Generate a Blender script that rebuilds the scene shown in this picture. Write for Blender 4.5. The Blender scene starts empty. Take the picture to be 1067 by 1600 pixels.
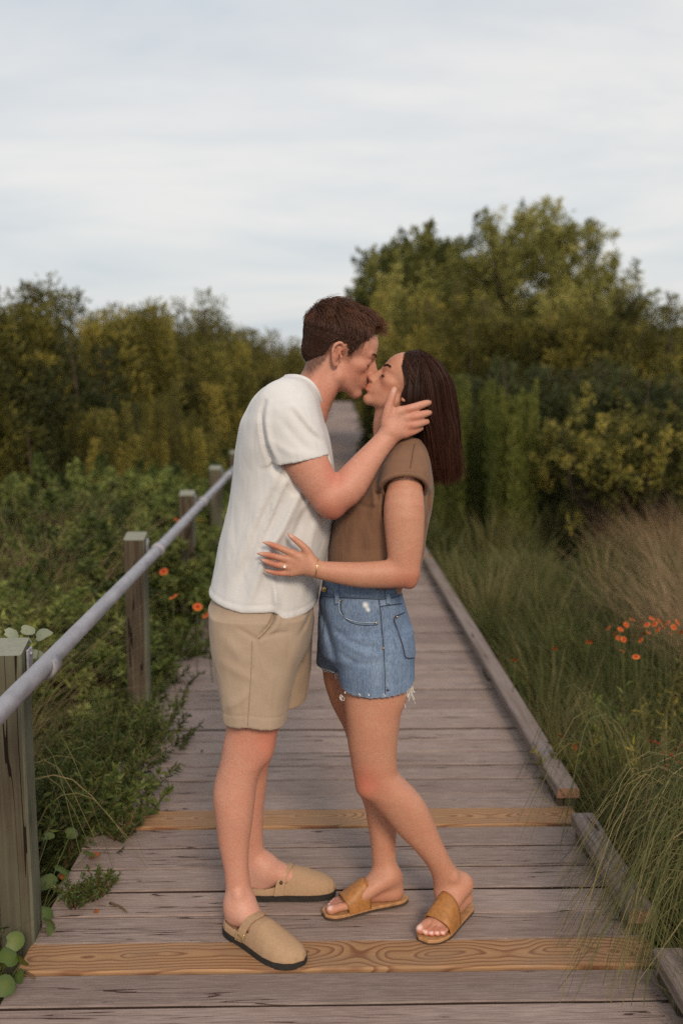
import bpy, bmesh, math, random
import numpy as np
from mathutils import Vector, Matrix

random.seed(7); RNG = np.random.default_rng(7)
SC = bpy.context.scene
COL = SC.collection
R = math.radians

# ------------------------------------------------------------------ camera
FPX = 35 / 36 * 1600          # focal length in photo pixels (35 mm lens, portrait frame)
CAM_H = 1.5
PITCH = math.atan((800 - 592) / FPX)
YAW = math.atan((533.5 - 500) / FPX / math.cos(PITCH))
cd = bpy.data.cameras.new('camera'); cam = bpy.data.objects.new('camera', cd); COL.objects.link(cam)
cd.sensor_fit = 'VERTICAL'; cd.sensor_height = 36; cd.sensor_width = 24; cd.lens = 35
cd.clip_start = 0.05; cd.clip_end = 5000
cam.location = (0, 0, CAM_H)
cam.rotation_euler = (R(90) - PITCH, 0, -YAW)
cd.dof.use_dof = True; cd.dof.focus_distance = 2.62; cd.dof.aperture_fstop = 2.0
SC.camera = cam

# ------------------------------------------------------------------ sky
SUN_EL, SUN_AZ = R(31), R(168)      # azimuth clockwise from +Y: behind the camera, a touch to the right
w = bpy.data.worlds.new('World'); SC.world = w; w.use_nodes = True
nt = w.node_tree; N = nt.nodes; L = nt.links; N.clear()
out = N.new('ShaderNodeOutputWorld'); bg = N.new('ShaderNodeBackground')
sky = N.new('ShaderNodeTexSky'); sky.sky_type = 'NISHITA'; sky.sun_disc = False
sky.sun_elevation = SUN_EL; sky.sun_rotation = SUN_AZ; sky.dust_density = 3.0; sky.air_density = 1.2
tc = N.new('ShaderNodeTexCoord'); sep = N.new('ShaderNodeSeparateXYZ'); L.new(tc.outputs['Generated'], sep.inputs[0])
zz = N.new('ShaderNodeMath'); zz.operation = 'MAXIMUM'; zz.inputs[1].default_value = 0.0; L.new(sep.outputs['Z'], zz.inputs[0])
za = N.new('ShaderNodeMath'); za.operation = 'ADD'; za.inputs[1].default_value = 0.38; L.new(zz.outputs[0], za.inputs[0])
dx = N.new('ShaderNodeMath'); dx.operation = 'DIVIDE'; L.new(sep.outputs['X'], dx.inputs[0]); L.new(za.outputs[0], dx.inputs[1])
dy = N.new('ShaderNodeMath'); dy.operation = 'DIVIDE'; L.new(sep.outputs['Y'], dy.inputs[0]); L.new(za.outputs[0], dy.inputs[1])
cmb = N.new('ShaderNodeCombineXYZ'); L.new(dx.outputs[0], cmb.inputs[0]); L.new(dy.outputs[0], cmb.inputs[1])
mp = N.new('ShaderNodeMapping'); mp.inputs['Scale'].default_value = (0.75, 1.5, 1); mp.inputs['Rotation'].default_value = (0, 0, R(32)); mp.inputs['Location'].default_value = (3.1, 1.7, 0)
L.new(cmb.outputs[0], mp.inputs[0])
n1 = N.new('ShaderNodeTexNoise'); n1.inputs['Scale'].default_value = 1.25; n1.inputs['Detail'].default_value = 7; n1.inputs['Roughness'].default_value = 0.58; n1.inputs['Distortion'].default_value = 0.5
L.new(mp.outputs[0], n1.inputs['Vector'])
rp = N.new('ShaderNodeValToRGB'); e = rp.color_ramp.elements
e[0].position = 0.40; e[0].color = (0.63, 0.68, 0.72, 1)
e[1].position = 0.60; e[1].color = (0.86, 0.84, 0.81, 1)
L.new(n1.outputs['Fac'], rp.inputs['Fac'])
# thin high overcast over the clear sky: a constant cloud sheet, seen through here and there
sks = N.new('ShaderNodeMixRGB'); sks.blend_type = 'MULTIPLY'; sks.inputs[0].default_value = 1; sks.inputs[2].default_value = (0.1, 0.1, 0.1, 1)
L.new(sky.outputs[0], sks.inputs[1])
mx = N.new('ShaderNodeMixRGB'); mx.inputs[0].default_value = 0.86
L.new(sks.outputs[0], mx.inputs[1]); L.new(rp.outputs[0], mx.inputs[2])
L.new(mx.outputs[0], bg.inputs['Color']); bg.inputs['Strength'].default_value = 0.72
L.new(bg.outputs[0], out.inputs['Surface'])

# ------------------------------------------------------------------ sun behind thin cloud
sd = bpy.data.lights.new('sun', 'SUN'); so = bpy.data.objects.new('sun', sd); COL.objects.link(so)
sd.energy = 1.5; sd.angle = R(14); sd.color = (1.0, 0.82, 0.62)
so.rotation_euler = (R(90) - SUN_EL, 0, R(180) - SUN_AZ)

# ------------------------------------------------------------------ exposure / render
vs = SC.view_settings; vs.view_transform = 'Standard'; vs.look = 'None'; vs.exposure = 0.55; vs.gamma = 1.0; vs.use_curve_mapping = False
SC.render.engine = 'CYCLES'
cy = SC.cycles
cy.use_denoising = False
cy.max_bounces = 6; cy.diffuse_bounces = 3; cy.glossy_bounces = 2; cy.transmission_bounces = 3; cy.transparent_max_bounces = 6
cy.caustics_reflective = False; cy.caustics_refractive = False

# ------------------------------------------------------------------ photo pixel -> direction -> point on a known depth or ground height
def ray(px, py):
    x = (px - 533.5) / FPX; z = -(py - 800) / FPX; y = 1.0
    y2 = y * math.cos(PITCH) + z * math.sin(PITCH); z2 = -y * math.sin(PITCH) + z * math.cos(PITCH)
    return np.array([x * math.cos(YAW) + y2 * math.sin(YAW), -x * math.sin(YAW) + y2 * math.cos(YAW), z2])
def P(px, py, Y):
    r = ray(px, py); return np.array([0, 0, CAM_H]) + r * (Y / r[1])
def G(px, py, z=0.0):
    r = ray(px, py); return np.array([0, 0, CAM_H]) + r * ((z - CAM_H) / r[2])
def PX(n, Y): return n * Y / FPX

# ------------------------------------------------------------------ object helpers
def link(o): COL.objects.link(o); return o
def tag(o, label=None, cat=None, group=None, kind=None):
    if label: o['label'] = label
    if cat: o['category'] = cat
    if group: o['group'] = group
    if kind: o['kind'] = kind
    return o
def empty(name, loc=(0, 0, 0), rz=0.0, parent=None):
    o = bpy.data.objects.new(name, None); link(o); o.location = loc; o.rotation_euler = (0, 0, rz); o.empty_display_size = 0.1
    if parent: o.parent = parent
    return o
def mesh_np(name, V, F, smooth=True):
    """V (n,3); F (m,k) one face size k, or list of such arrays"""
    me = bpy.data.meshes.new(name)
    Fs = F if isinstance(F, list) else [F]
    Fs = [np.asarray(f, dtype=np.int32) for f in Fs if len(f)]
    V = np.asarray(V, dtype=np.float32)
    me.vertices.add(len(V)); me.vertices.foreach_set('co', V.ravel())
    tot = np.concatenate([np.full(len(f), f.shape[1], dtype=np.int32) for f in Fs])
    loops = np.concatenate([f.ravel() for f in Fs])
    me.loops.add(len(loops)); me.loops.foreach_set('vertex_index', loops)
    st = np.zeros(len(tot), dtype=np.int32); st[1:] = np.cumsum(tot)[:-1]
    me.polygons.add(len(tot)); me.polygons.foreach_set('loop_start', st); me.polygons.foreach_set('loop_total', tot)
    me.polygons.foreach_set('use_smooth', np.full(len(tot), smooth, dtype=bool))
    me.update(calc_edges=True); me.validate()
    return me
def obj(name, me, mat=None, parent=None, loc=None):
    o = bpy.data.objects.new(name, me); link(o)
    if mat is not None and not me.materials: me.materials.append(mat)
    if parent: o.parent = parent
    if loc is not None: o.location = loc
    return o
def set_attr(me, name, arr):
    a = me.attributes.new(name, 'FLOAT', 'POINT'); a.data.foreach_set('value', np.asarray(arr, dtype=np.float32))
def bm_obj(name, bm, mat, parent=None, smooth=False, loc=None):
    me = bpy.data.meshes.new(name); bm.to_mesh(me); bm.free()
    if smooth: me.polygons.foreach_set('use_smooth', np.full(len(me.polygons), True))
    return obj(name, me, mat, parent, loc)
def bm_box(bm, lo, hi, bevel=0.0, seg=1):
    ret = bmesh.ops.create_cube(bm, size=1)
    vs_ = ret['verts']
    for v in vs_:
        v.co = Vector([(lo[i] + hi[i]) / 2 + v.co[i] * (hi[i] - lo[i]) for i in range(3)])
    if bevel > 0:
        es = list({e_ for v in vs_ for e_ in v.link_edges})
        bmesh.ops.bevel(bm, geom=es, offset=bevel, segments=seg, profile=0.5, affect='EDGES')
def frames(pts):
    pts = np.asarray(pts, float); T = np.gradient(pts, axis=0); T /= np.linalg.norm(T, axis=1)[:, None] + 1e-12
    up = np.array([0, 0, 1.0]) if abs(T[0][2]) < 0.9 else np.array([1.0, 0, 0])
    A = []
    a = np.cross(T[0], up); a /= np.linalg.norm(a)
    for t in T:
        a = a - t * a.dot(t); a /= np.linalg.norm(a) + 1e-12; A.append(a.copy())
    A = np.array(A); B = np.cross(T, A)
    return T, A, B
def tube(pts, rad, n=8, caps=True):
    """verts, quads (+ tri caps) of a tube"""
    pts = np.asarray(pts, float); m = len(pts); rad = np.broadcast_to(np.asarray(rad, float), (m,))
    T, A, B = frames(pts); th = np.linspace(0, 2 * np.pi, n, endpoint=False)
    V = (pts[:, None] + rad[:, None, None] * (np.cos(th)[None, :, None] * A[:, None] + np.sin(th)[None, :, None] * B[:, None])).reshape(-1, 3)
    i = np.arange(m - 1)[:, None] * n; j = np.arange(n)[None]; j2 = (j + 1) % n
    Q = np.stack([i + j, i + j2, i + n + j2, i + n + j], -1).reshape(-1, 4)
    if caps:
        V = np.vstack([V, pts[0], pts[-1]]); c0 = m * n; j = np.arange(n)
        tri = np.vstack([np.stack([np.full(n, c0), (j + 1) % n, j], 1), np.stack([np.full(n, c0 + 1), (m - 1) * n + j, (m - 1) * n + (j + 1) % n], 1)])
        return V, [Q, tri]
    return V, [Q]
def join(parts):
    """parts: list of (V, [faces...]) -> V, list of faces by size"""
    Vs = []; by = {}; o = 0
    for V, Fs in parts:
        for f in Fs:
            f = np.asarray(f)
            if len(f): by.setdefault(f.shape[1], []).append(f + o)
        Vs.append(V); o += len(V)
    return np.vstack(Vs), [np.vstack(v) for v in by.values()]
def spline(pts, m):
    """Catmull-Rom resample of control rows (any number of columns) to m rows"""
    p = np.asarray(pts, float); n = len(p)
    if n == 2: return p[0] + (p[1] - p[0]) * np.linspace(0, 1, m)[:, None]
    q = np.vstack([2 * p[0] - p[1], p, 2 * p[-1] - p[-2]])
    t = np.linspace(0, n - 1 - 1e-9, m); i = t.astype(int); u = (t - i)[:, None]
    p0, p1, p2, p3 = q[i], q[i + 1], q[i + 2], q[i + 3]
    return 0.5 * ((2 * p1) + (-p0 + p2) * u + (2 * p0 - 5 * p1 + 4 * p2 - p3) * u * u + (-p0 + 3 * p1 - 3 * p2 + p3) * u ** 3)

# ------------------------------------------------------------------ material helpers
class Mat:
    def __init__(s, name, col=(0.5, 0.5, 0.5), rough=0.7, spec=0.3):
        s.m = bpy.data.materials.new(name); s.m.use_nodes = True
        s.t = s.m.node_tree; s.n = s.t.nodes; s.l = s.t.links
        s.b = s.n['Principled BSDF']
        s.set('Base Color', (*col, 1)); s.set('Roughness', rough); s.set('Specular IOR Level', spec)
    def set(s, k, v): s.b.inputs[k].default_value = v
    def node(s, t, **kw):
        n = s.n.new(t)
        for k, v in kw.items(): setattr(n, k, v)
        return n
    def to(s, out, inp): s.l.new(out, inp if not isinstance(inp, str) else s.b.inputs[inp])
    def coords(s, scale=(1, 1, 1), kind='Object', rnd=False, rot=(0, 0, 0)):
        tc = s.node('ShaderNodeTexCoord'); mp = s.node('ShaderNodeMapping')
        mp.inputs['Scale'].default_value = scale; mp.inputs['Rotation'].default_value = rot
        o = tc.outputs[kind]
        if rnd:
            oi = s.node('ShaderNodeObjectInfo'); ml = s.node('ShaderNodeVectorMath', operation='SCALE')
            cb = s.node('ShaderNodeCombineXYZ'); 
            for k in range(3): s.to(oi.outputs['Random'], cb.inputs[k])
            s.to(cb.outputs[0], ml.inputs[0]); ml.inputs['Scale'].default_value = 37.0
            ad = s.node('ShaderNodeVectorMath', operation='ADD'); s.to(o, ad.inputs[0]); s.to(ml.outputs[0], ad.inputs[1]); o = ad.outputs[0]
        s.to(o, mp.inputs['Vector']); return mp.outputs[0]
    def noise(s, vec, scale, detail=4, rough=0.55, dist=0.0):
        n = s.node('ShaderNodeTexNoise'); n.inputs['Scale'].default_value = scale; n.inputs['Detail'].default_value = detail
        n.inputs['Roughness'].default_value = rough; n.inputs['Distortion'].default_value = dist
        if vec is not None: s.to(vec, n.inputs['Vector'])
        return n.outputs['Fac']
    def ramp(s, fac, stops, interp='LINEAR'):
        r = s.node('ShaderNodeValToRGB'); r.color_ramp.interpolation = interp
        el = r.color_ramp.elements
        while len(el) < len(stops): el.new(0.5)
        for k, (p, c) in enumerate(stops):
            el[k].position = p; el[k].color = (*c, 1) if len(c) == 3 else c
        s.to(fac, r.inputs['Fac']); return r.outputs['Color']
    def fr(s, fac, stops): return s.ramp(fac, [(p, (v, v, v)) for p, v in stops])
    def mix(s, fac, a, b, mode='MIX'):
        m = s.node('ShaderNodeMixRGB', blend_type=mode)
        for v, i in ((fac, 0), (a, 1), (b, 2)):
            if isinstance(v, (int, float)): m.inputs[i].default_value = v
            elif isinstance(v, tuple): m.inputs[i].default_value = (*v, 1)
            else: s.to(v, m.inputs[i])
        return m.outputs[0]
    def math(s, op, a, b=0.0, c=None, clamp=False):
        m = s.node('ShaderNodeMath', operation=op, use_clamp=clamp)
        for v, i in ((a, 0), (b, 1), (c, 2)):
            if v is None: continue
            if isinstance(v, (int, float)): m.inputs[i].default_value = v
            else: s.to(v, m.inputs[i])
        return m.outputs[0]
    def attr(s, name):
        return s.node('ShaderNodeAttribute', attribute_name=name).outputs['Fac']
    def rnd(s): return s.node('ShaderNodeObjectInfo').outputs['Random']
    def bump(s, h, strength=0.3, dist=0.01, prev=None):
        b = s.node('ShaderNodeBump'); b.inputs['Strength'].default_value = strength; b.inputs['Distance'].default_value = dist
        s.to(h, b.inputs['Height'])
        if prev is not None: s.to(prev, b.inputs['Normal'])
        s.to(b.outputs[0], 'Normal'); return b.outputs[0]
    def translucent(s, col, fac):
        """thin leaf: part of the light passes through"""
        o = s.n['Material Output']; tr = s.node('ShaderNodeBsdfTranslucent'); mx = s.node('ShaderNodeMixShader'); mx.inputs[0].default_value = fac
        if isinstance(col, tuple): tr.inputs['Color'].default_value = (*col, 1)
        else: s.to(col, tr.inputs['Color'])
        s.to(s.b.outputs[0], mx.inputs[1]); s.to(tr.outputs[0], mx.inputs[2]); s.to(mx.outputs[0], o.inputs['Surface'])
# ------------------------------------------------------------------ implicit surfaces (bodies and clothes as continuous meshes)
def smin(a, b, k):
    h = np.clip(0.5 + 0.5 * (b - a) / k, 0, 1); return b + (a - b) * h - k * h * (1 - h)
def smax(a, b, k): return -smin(-a, -b, k)
def pchip(x, y, xq):
    x = np.asarray(x, float); y = np.asarray(y, float); o = np.argsort(x); x = x[o]; y = y[o]
    h = np.diff(x); d = np.diff(y) / h; m = np.zeros(len(x))
    if len(x) > 2:
        w = d[:-1] * d[1:]; hm = np.where(w > 0, 2 * w / (d[:-1] + d[1:] + 1e-12 * np.sign(d[:-1] + d[1:])), 0); m[1:-1] = hm
    m[0] = d[0]; m[-1] = d[-1]
    i = np.clip(np.searchsorted(x, xq) - 1, 0, len(x) - 2); t = np.clip((xq - x[i]) / h[i], 0, 1)
    return (2 * t**3 - 3 * t**2 + 1) * y[i] + (t**3 - 2 * t**2 + t) * h[i] * m[i] + (-2 * t**3 + 3 * t**2) * y[i + 1] + (t**3 - t**2) * h[i] * m[i + 1]
class Field:
    def __init__(s): s.p = []
    def add(s, prim, k=0.01, op='u'):
        fn, lo, hi = prim; s.p.append((fn, np.asarray(lo, float), np.asarray(hi, float), k, op)); return s
    def sub(s, prim, k=0.005): return s.add(prim, k, 's')
    def cut(s, fn, k=0.004): s.p.append((fn, None, None, k, 'i')); return s          # keep fn < 0
    def disp(s, fn, lo, hi): s.p.append((fn, np.asarray(lo, float), np.asarray(hi, float), 0, 'd')); return s
    def ev(s, q, margin):
        d = np.full(len(q), 0.5); q0, q1 = q.min(0), q.max(0)
        for fn, lo, hi, k, op in s.p:
            if lo is None: d = smax(d, fn(q), k); continue
            m = margin + k
            if (q0 > hi + m).any() or (q1 < lo - m).any(): continue
            ix = np.nonzero(((q > lo - m) & (q < hi + m)).all(1))[0]
            if not len(ix): continue
            v = fn(q[ix])
            if op == 'u': d[ix] = smin(d[ix], v, k)
            elif op == 's': d[ix] = smax(d[ix], -v, k)
            elif op == 'd': d[ix] = d[ix] + v
        return d
    def mesh(s, cell, smooth=0):
        us = [p for p in s.p if p[4] == 'u']
        lo = np.min([p[1] for p in us], 0) - 0.02; hi = np.max([p[2] for p in us], 0) + 0.02
        C = 4 * cell; nc = np.ceil((hi - lo) / C).astype(int) + 1
        g = np.stack(np.meshgrid(*[np.arange(n) for n in nc], indexing='ij'), -1).reshape(-1, 3)
        g = g[np.argsort(g[:, 2], kind='stable')]; dc = np.concatenate([s.ev(lo + c * C, 2.2 * C) for c in np.array_split(g, max(1, len(g) // 12000))])
        act = g[np.abs(dc) < 1.55 * C]; act = act[np.lexsort((act[:, 0] // 4, act[:, 2] // 4))]
        D = np.empty(nc, np.float32); D[g[:, 0], g[:, 1], g[:, 2]] = dc
        nf = nc * 4 - 3
        ii = [np.minimum((np.arange(n) + 2) // 4, m - 1) for n, m in zip(nf, nc)]
        Fv = D[np.ix_(*ii)]
        off = np.stack(np.meshgrid(*[np.arange(-2, 2)] * 3, indexing='ij'), -1).reshape(-1, 3)
        f = (act[:, None] * 4 + off[None]).reshape(-1, 3)
        f = f[((f >= 0) & (f < nf)).all(1)]
        for fc in np.array_split(f, max(1, len(f) // 20000)):
            Fv[fc[:, 0], fc[:, 1], fc[:, 2]] = s.ev(lo + fc * cell, 0.03)
        S = Fv < 0
        a = S[:-1, :-1, :-1].astype(np.int8)
        cs = np.zeros(np.array(S.shape) - 1, np.int8)
        cor = [(i, j, k) for i in (0, 1) for j in (0, 1) for k in (0, 1)]
        sh = cs.shape
        for i, j, k in cor: cs += S[i:i + sh[0], j:j + sh[1], k:k + sh[2]]
        cells = np.argwhere((cs > 0) & (cs < 8))
        idx = np.full(sh, -1, np.int32); idx[cells[:, 0], cells[:, 1], cells[:, 2]] = np.arange(len(cells))
        val = np.stack([Fv[cells[:, 0] + i, cells[:, 1] + j, cells[:, 2] + k] for i, j, k in cor], 1).astype(float)
        cor = np.array(cor); acc = np.zeros((len(cells), 3)); cnt = np.zeros(len(cells))
        for x in range(8):
            for y in range(x + 1, 8):
                if np.abs(cor[x] - cor[y]).sum() != 1: continue
                va, vb = val[:, x], val[:, y]; c = (va < 0) != (vb < 0)
                t = np.where(c, va / np.where(c, va - vb, 1), 0)
                acc += np.where(c[:, None], cor[x] + t[:, None] * (cor[y] - cor[x]), 0); cnt += c
        V = lo + (cells + acc / cnt[:, None]) * cell
        Q = []
        for ax in range(3):
            u, v = [(1, 2), (2, 0), (0, 1)][ax]
            n0 = [slice(None)] * 3; n1 = [slice(None)] * 3; n0[ax] = slice(0, -1); n1[ax] = slice(1, None)
            A = S[tuple(n0)]; B = S[tuple(n1)]
            e = np.argwhere(A != B)
            e = e[(e[:, u] > 0) & (e[:, v] > 0) & (e[:, u] < sh[u]) & (e[:, v] < sh[v])]
            du = np.zeros(3, int); du[u] = 1; dv = np.zeros(3, int); dv[v] = 1
            q = np.stack([idx[tuple((e - du - dv).T)], idx[tuple((e - dv).T)], idx[tuple(e.T)], idx[tuple((e - du).T)]], 1)
            fl = A[tuple(e.T)]
            q = np.where(fl[:, None], q, q[:, ::-1]); Q.append(q)
        Q = np.vstack(Q); Q = Q[(Q >= 0).all(1)]
        for _ in range(smooth):
            sm = np.zeros_like(V); ct = np.zeros(len(V))
            for x in range(4):
                y = (x + 1) % 4
                for c in range(3): sm[:, c] += np.bincount(Q[:, x], V[Q[:, y], c], len(V)) + np.bincount(Q[:, y], V[Q[:, x], c], len(V))
                ct += np.bincount(Q[:, x], minlength=len(V)) + np.bincount(Q[:, y], minlength=len(V))
            V = 0.5 * V + 0.5 * sm / np.maximum(ct, 1)[:, None]
        return V, Q
def vnormals(V, Q):
    n = np.cross(V[Q[:, 2]] - V[Q[:, 0]], V[Q[:, 3]] - V[Q[:, 1]]); o = np.zeros_like(V)
    for x in range(4):
        for c in range(3): o[:, c] += np.bincount(Q[:, x], n[:, c], len(V))
    return o / (np.linalg.norm(o, axis=1)[:, None] + 1e-12)
# primitives -> (function, lo, hi)
def cone(a, b, ra, rb, ax=None, sq=1.0):
    a = np.asarray(a, float); b = np.asarray(b, float); ba = b - a; L2 = ba.dot(ba) + 1e-12; n = None
    if ax is not None: n = np.asarray(ax, float); n = n / np.linalg.norm(n)
    def fn(p):
        v = p - a; t = np.clip(v @ ba / L2, 0, 1); v = v - t[:, None] * ba
        if n is not None: v = v + n * ((v @ n) * (1 / sq - 1))[:, None]
        return (np.linalg.norm(v, axis=1) - (ra + t * (rb - ra))) * (min(1, sq) if n is not None else 1)
    r = max(ra, rb) * (max(1, sq) if n is not None else 1)
    return fn, np.minimum(a, b) - r, np.maximum(a, b) + r
def chain(rows, m=14, ax=None, sq=1.0):
    """rows (x,y,z,r): smooth tapered limb"""
    s = spline(rows, m); cs = [cone(s[i, :3], s[i + 1, :3], s[i, 3], s[i + 1, 3], ax, sq) for i in range(m - 1)]
    def fn(p):
        d = cs[0][0](p)
        for c in cs[1:]: d = np.minimum(d, c[0](p))
        return d
    return fn, np.min([c[1] for c in cs], 0), np.max([c[2] for c in cs], 0)
def ell(c, r, M=None):
    c = np.asarray(c, float); r = np.asarray(r, float); M = np.eye(3) if M is None else np.asarray(M, float)   # columns of M: local axes
    def fn(p):
        q = (p - c) @ M; k0 = np.linalg.norm(q / r, axis=1); k1 = np.linalg.norm(q / (r * r), axis=1) + 1e-9
        return k0 * (k0 - 1) / k1
    h = np.sqrt(((M * r) ** 2).sum(1))
    return fn, c - h, c + h
def stack(rows, n=2.2, grow=0.0):
    """rows (py, xl, xr, Y, half-depth) traced in photo pixels on the plane at depth Y: horizontal slices"""
    Z, XC, A, YC, B = [], [], [], [], []
    for py, xl, xr, Y, b in rows:
        l = P(xl, py, Y); r = P(xr, py, Y); Z.append((l[2] + r[2]) / 2); XC.append((l[0] + r[0]) / 2); A.append((r[0] - l[0]) / 2 + grow); YC.append(Y); B.append(b + grow)
    zg = np.linspace(min(Z), max(Z), 240); T = [pchip(Z, v, zg) for v in (XC, A, YC, B)]
    zb, zt = zg[0], zg[-1]
    def at(z): return [np.interp(z, zg, t) for t in T]
    def fn(p):
        xc, a, yc, b = at(p[:, 2])
        k = ((np.abs(p[:, 0] - xc) / a) ** n + (np.abs(p[:, 1] - yc) / b) ** n) ** (1 / n)
        d = (k - 1) * np.minimum(a, b)
        return np.maximum(d, np.maximum(p[:, 2] - zt, zb - p[:, 2]))
    lo = [min(T[0] - T[1]), min(T[2] - T[3]), zb]; hi = [max(T[0] + T[1]), max(T[2] + T[3]), zt]
    fn.at = at; fn.zr = (zb, zt)
    return fn, lo, hi
def folds(segs, Y, sgn=1.0):
    """raised (amp>0) or sunk folds along photo polylines on the side of a garment facing the camera; seg = (points, amp, width)"""
    S = []
    for pts, amp, wd in segs:
        q = np.array([P(x, y, Y)[[0, 2]] for x, y in pts]); q = spline(q, 3 * len(q)) if len(q) > 2 else q
        S.append((q, amp, wd))
    allq = np.vstack([s_[0] for s_ in S])
    def fn(p):
        o = np.zeros(len(p)); x = p[:, [0, 2]]
        for q, amp, wd in S:
            d = np.full(len(p), 9.0); tt = np.zeros(len(p)); n = len(q) - 1
            for i in range(n):
                ba = q[i + 1] - q[i]; v = x - q[i]; t = np.clip(v @ ba / (ba @ ba + 1e-12), 0, 1)
                e = np.linalg.norm(v - t[:, None] * ba, axis=1); b = e < d; d[b] = e[b]; tt[b] = (i + t[b]) / n
            o -= amp * np.exp(-(d / wd) ** 2) * np.sin(np.pi * np.clip(tt * 0.9 + 0.08, 0, 1)) ** 0.6
        return o
    mw = 0.03
    return fn, [allq[:, 0].min() - mw, Y - 0.25, allq[:, 1].min() - mw], [allq[:, 0].max() + mw, Y + 0.10, allq[:, 1].max() + mw]
def vnoise(p, f, seed=0):
    """cheap smooth 3-D noise from a few sines"""
    r = np.random.default_rng(seed); o = np.zeros(len(p))
    for i in range(6):
        k = r.normal(size=3); k *= f * (0.7 + 0.6 * r.random()) / np.linalg.norm(k); o += np.sin(p @ k * 2 * np.pi + r.random() * 6.28)
    return o / 6
# ================================================================== SETTING
# ---- materials
def mat_deck():
    m = Mat('weathered_deck_paint', rough=0.85, spec=0.15)
    v = m.coords((1, 1, 1), rnd=True)
    vs_ = m.coords((1.3, 26, 8), rnd=True); vl = m.coords((0.75, 22, 6), rnd=True)
    fine = m.noise(m.coords((14, 260, 60), rnd=True), 1.0, 5, 0.65)
    grain = m.noise(vs_, 2.0, 6, 0.6, 0.3); blot = m.noise(v, 2.3, 5, 0.6)
    c = m.ramp(blot, [(0.3, (0.25, 0.18, 0.156)), (0.7, (0.345, 0.268, 0.238))])
    c = m.mix(m.fr(grain, [(0.35, 0.0), (0.75, 0.45)]), c, (0.39, 0.32, 0.29))
    c = m.mix(m.fr(fine, [(0.42, 0.55), (0.6, 0.0)]), c, (0.15, 0.108, 0.098))
    # per-board tone
    t = m.fr(m.rnd(), [(0, 0.82), (1, 1.12)]); c = m.mix(1.0, c, t, 'MULTIPLY')
    # drying checks along the grain: iso-lines of a stretched noise, broken up
    n = m.noise(vl, 1.0, 3, 0.5, 0.15)
    line = m.math('ABSOLUTE', m.math('SUBTRACT', n, 0.5))
    brk = m.noise(m.coords((2.6, 20, 1), rnd=True), 1.0, 4)
    wd = m.math('MULTIPLY', m.fr(brk, [(0.40, 0.0), (0.62, 1.0)]), 0.0085)
    crack = m.math('LESS_THAN', line, wd)
    c = m.mix(crack, c, (0.055, 0.033, 0.028))
    # bare worn wood where the paint is gone
    bare = m.fr(m.noise(m.coords((3.0, 34, 3), rnd=True), 1.0, 4, 0.6), [(0.66, 0.0), (0.72, 0.75)])
    c = m.mix(bare, c, (0.27, 0.165, 0.115))
    sp = m.fr(m.noise(v, 140, 2, 0.5), [(0.68, 0), (0.74, 0.35)]); c = m.mix(sp, c, (0.40, 0.34, 0.32))
    # board sides and ends coloured near black: gap shade put into the colour
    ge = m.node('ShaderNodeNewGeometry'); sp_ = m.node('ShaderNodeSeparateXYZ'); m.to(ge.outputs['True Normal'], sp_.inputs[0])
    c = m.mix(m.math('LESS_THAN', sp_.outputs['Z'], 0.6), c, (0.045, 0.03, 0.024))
    m.to(c, 'Base Color')
    h = m.math('SUBTRACT', m.math('ADD', m.math('MULTIPLY', grain, 0.5), m.math('MULTIPLY', fine, 0.45)), m.math('MULTIPLY', crack, 1.3))
    m.bump(h, 0.55, 0.004)
    return m.m
def mat_newwood():
    m = Mat('new_pine_board', rough=0.7, spec=0.2)
    tc = m.node('ShaderNodeTexCoord'); sp = m.node('ShaderNodeSeparateXYZ')
    oi = m.node('ShaderNodeObjectInfo')
    ad = m.node('ShaderNodeVectorMath', operation='ADD'); cb = m.node('ShaderNodeCombineXYZ')
    m.to(m.math('MULTIPLY', oi.outputs['Random'], 5.0), cb.inputs[0]); m.to(tc.outputs['Object'], ad.inputs[0]); m.to(cb.outputs[0], ad.inputs[1])
    wob = m.noise(ad.outputs[0], 1.0, 2, 0.4); w2 = m.node('ShaderNodeTexNoise'); w2.inputs['Scale'].default_value = 2.1; w2.inputs['Detail'].default_value = 3; w2.inputs['Roughness'].default_value = 0.45
    m.to(ad.outputs[0], w2.inputs['Vector'])
    m.to(tc.outputs['Object'], sp.inputs[0])
    # growth rings cut by a flat-sawn face: distance from a wavering pith below the board
    yy = m.math('ADD', sp.outputs['Y'], m.math('MULTIPLY', m.math('SUBTRACT', wob, 0.5), 0.14))
    zz_ = m.math('ADD', m.math('MULTIPLY', m.math('SUBTRACT', w2.outputs['Fac'], 0.5), 0.34), m.math('ADD', sp.outputs['Z'], 0.015))
    r = m.math('SQRT', m.math('ADD', m.math('MULTIPLY', yy, yy), m.math('MULTIPLY', zz_, zz_)))
    ring = m.math('FRACT', m.math('MULTIPLY', r, 78.0))
    g = m.fr(ring, [(0.0, 0.1), (0.5, 0.28), (0.82, 1.0), (0.93, 0.85), (1.0, 0.1)])
    fib = m.noise(m.coords((10, 240, 60)), 1.0, 4, 0.6)
    c = m.mix(g, (0.42, 0.25, 0.13), (0.185, 0.08, 0.04))
    c = m.mix(m.fr(fib, [(0.35, 0.35), (0.62, 0.0)]), c, (0.22, 0.105, 0.05))
    gr = m.noise(m.coords((5, 12, 5)), 1.0, 4, 0.6); c = m.mix(m.fr(gr, [(0.45, 0.0), (0.75, 0.5)]), c, (0.24, 0.165, 0.115))
    m.to(c, 'Base Color'); m.bump(m.math('ADD', g, fib), 0.25, 0.002)
    return m.m
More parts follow.
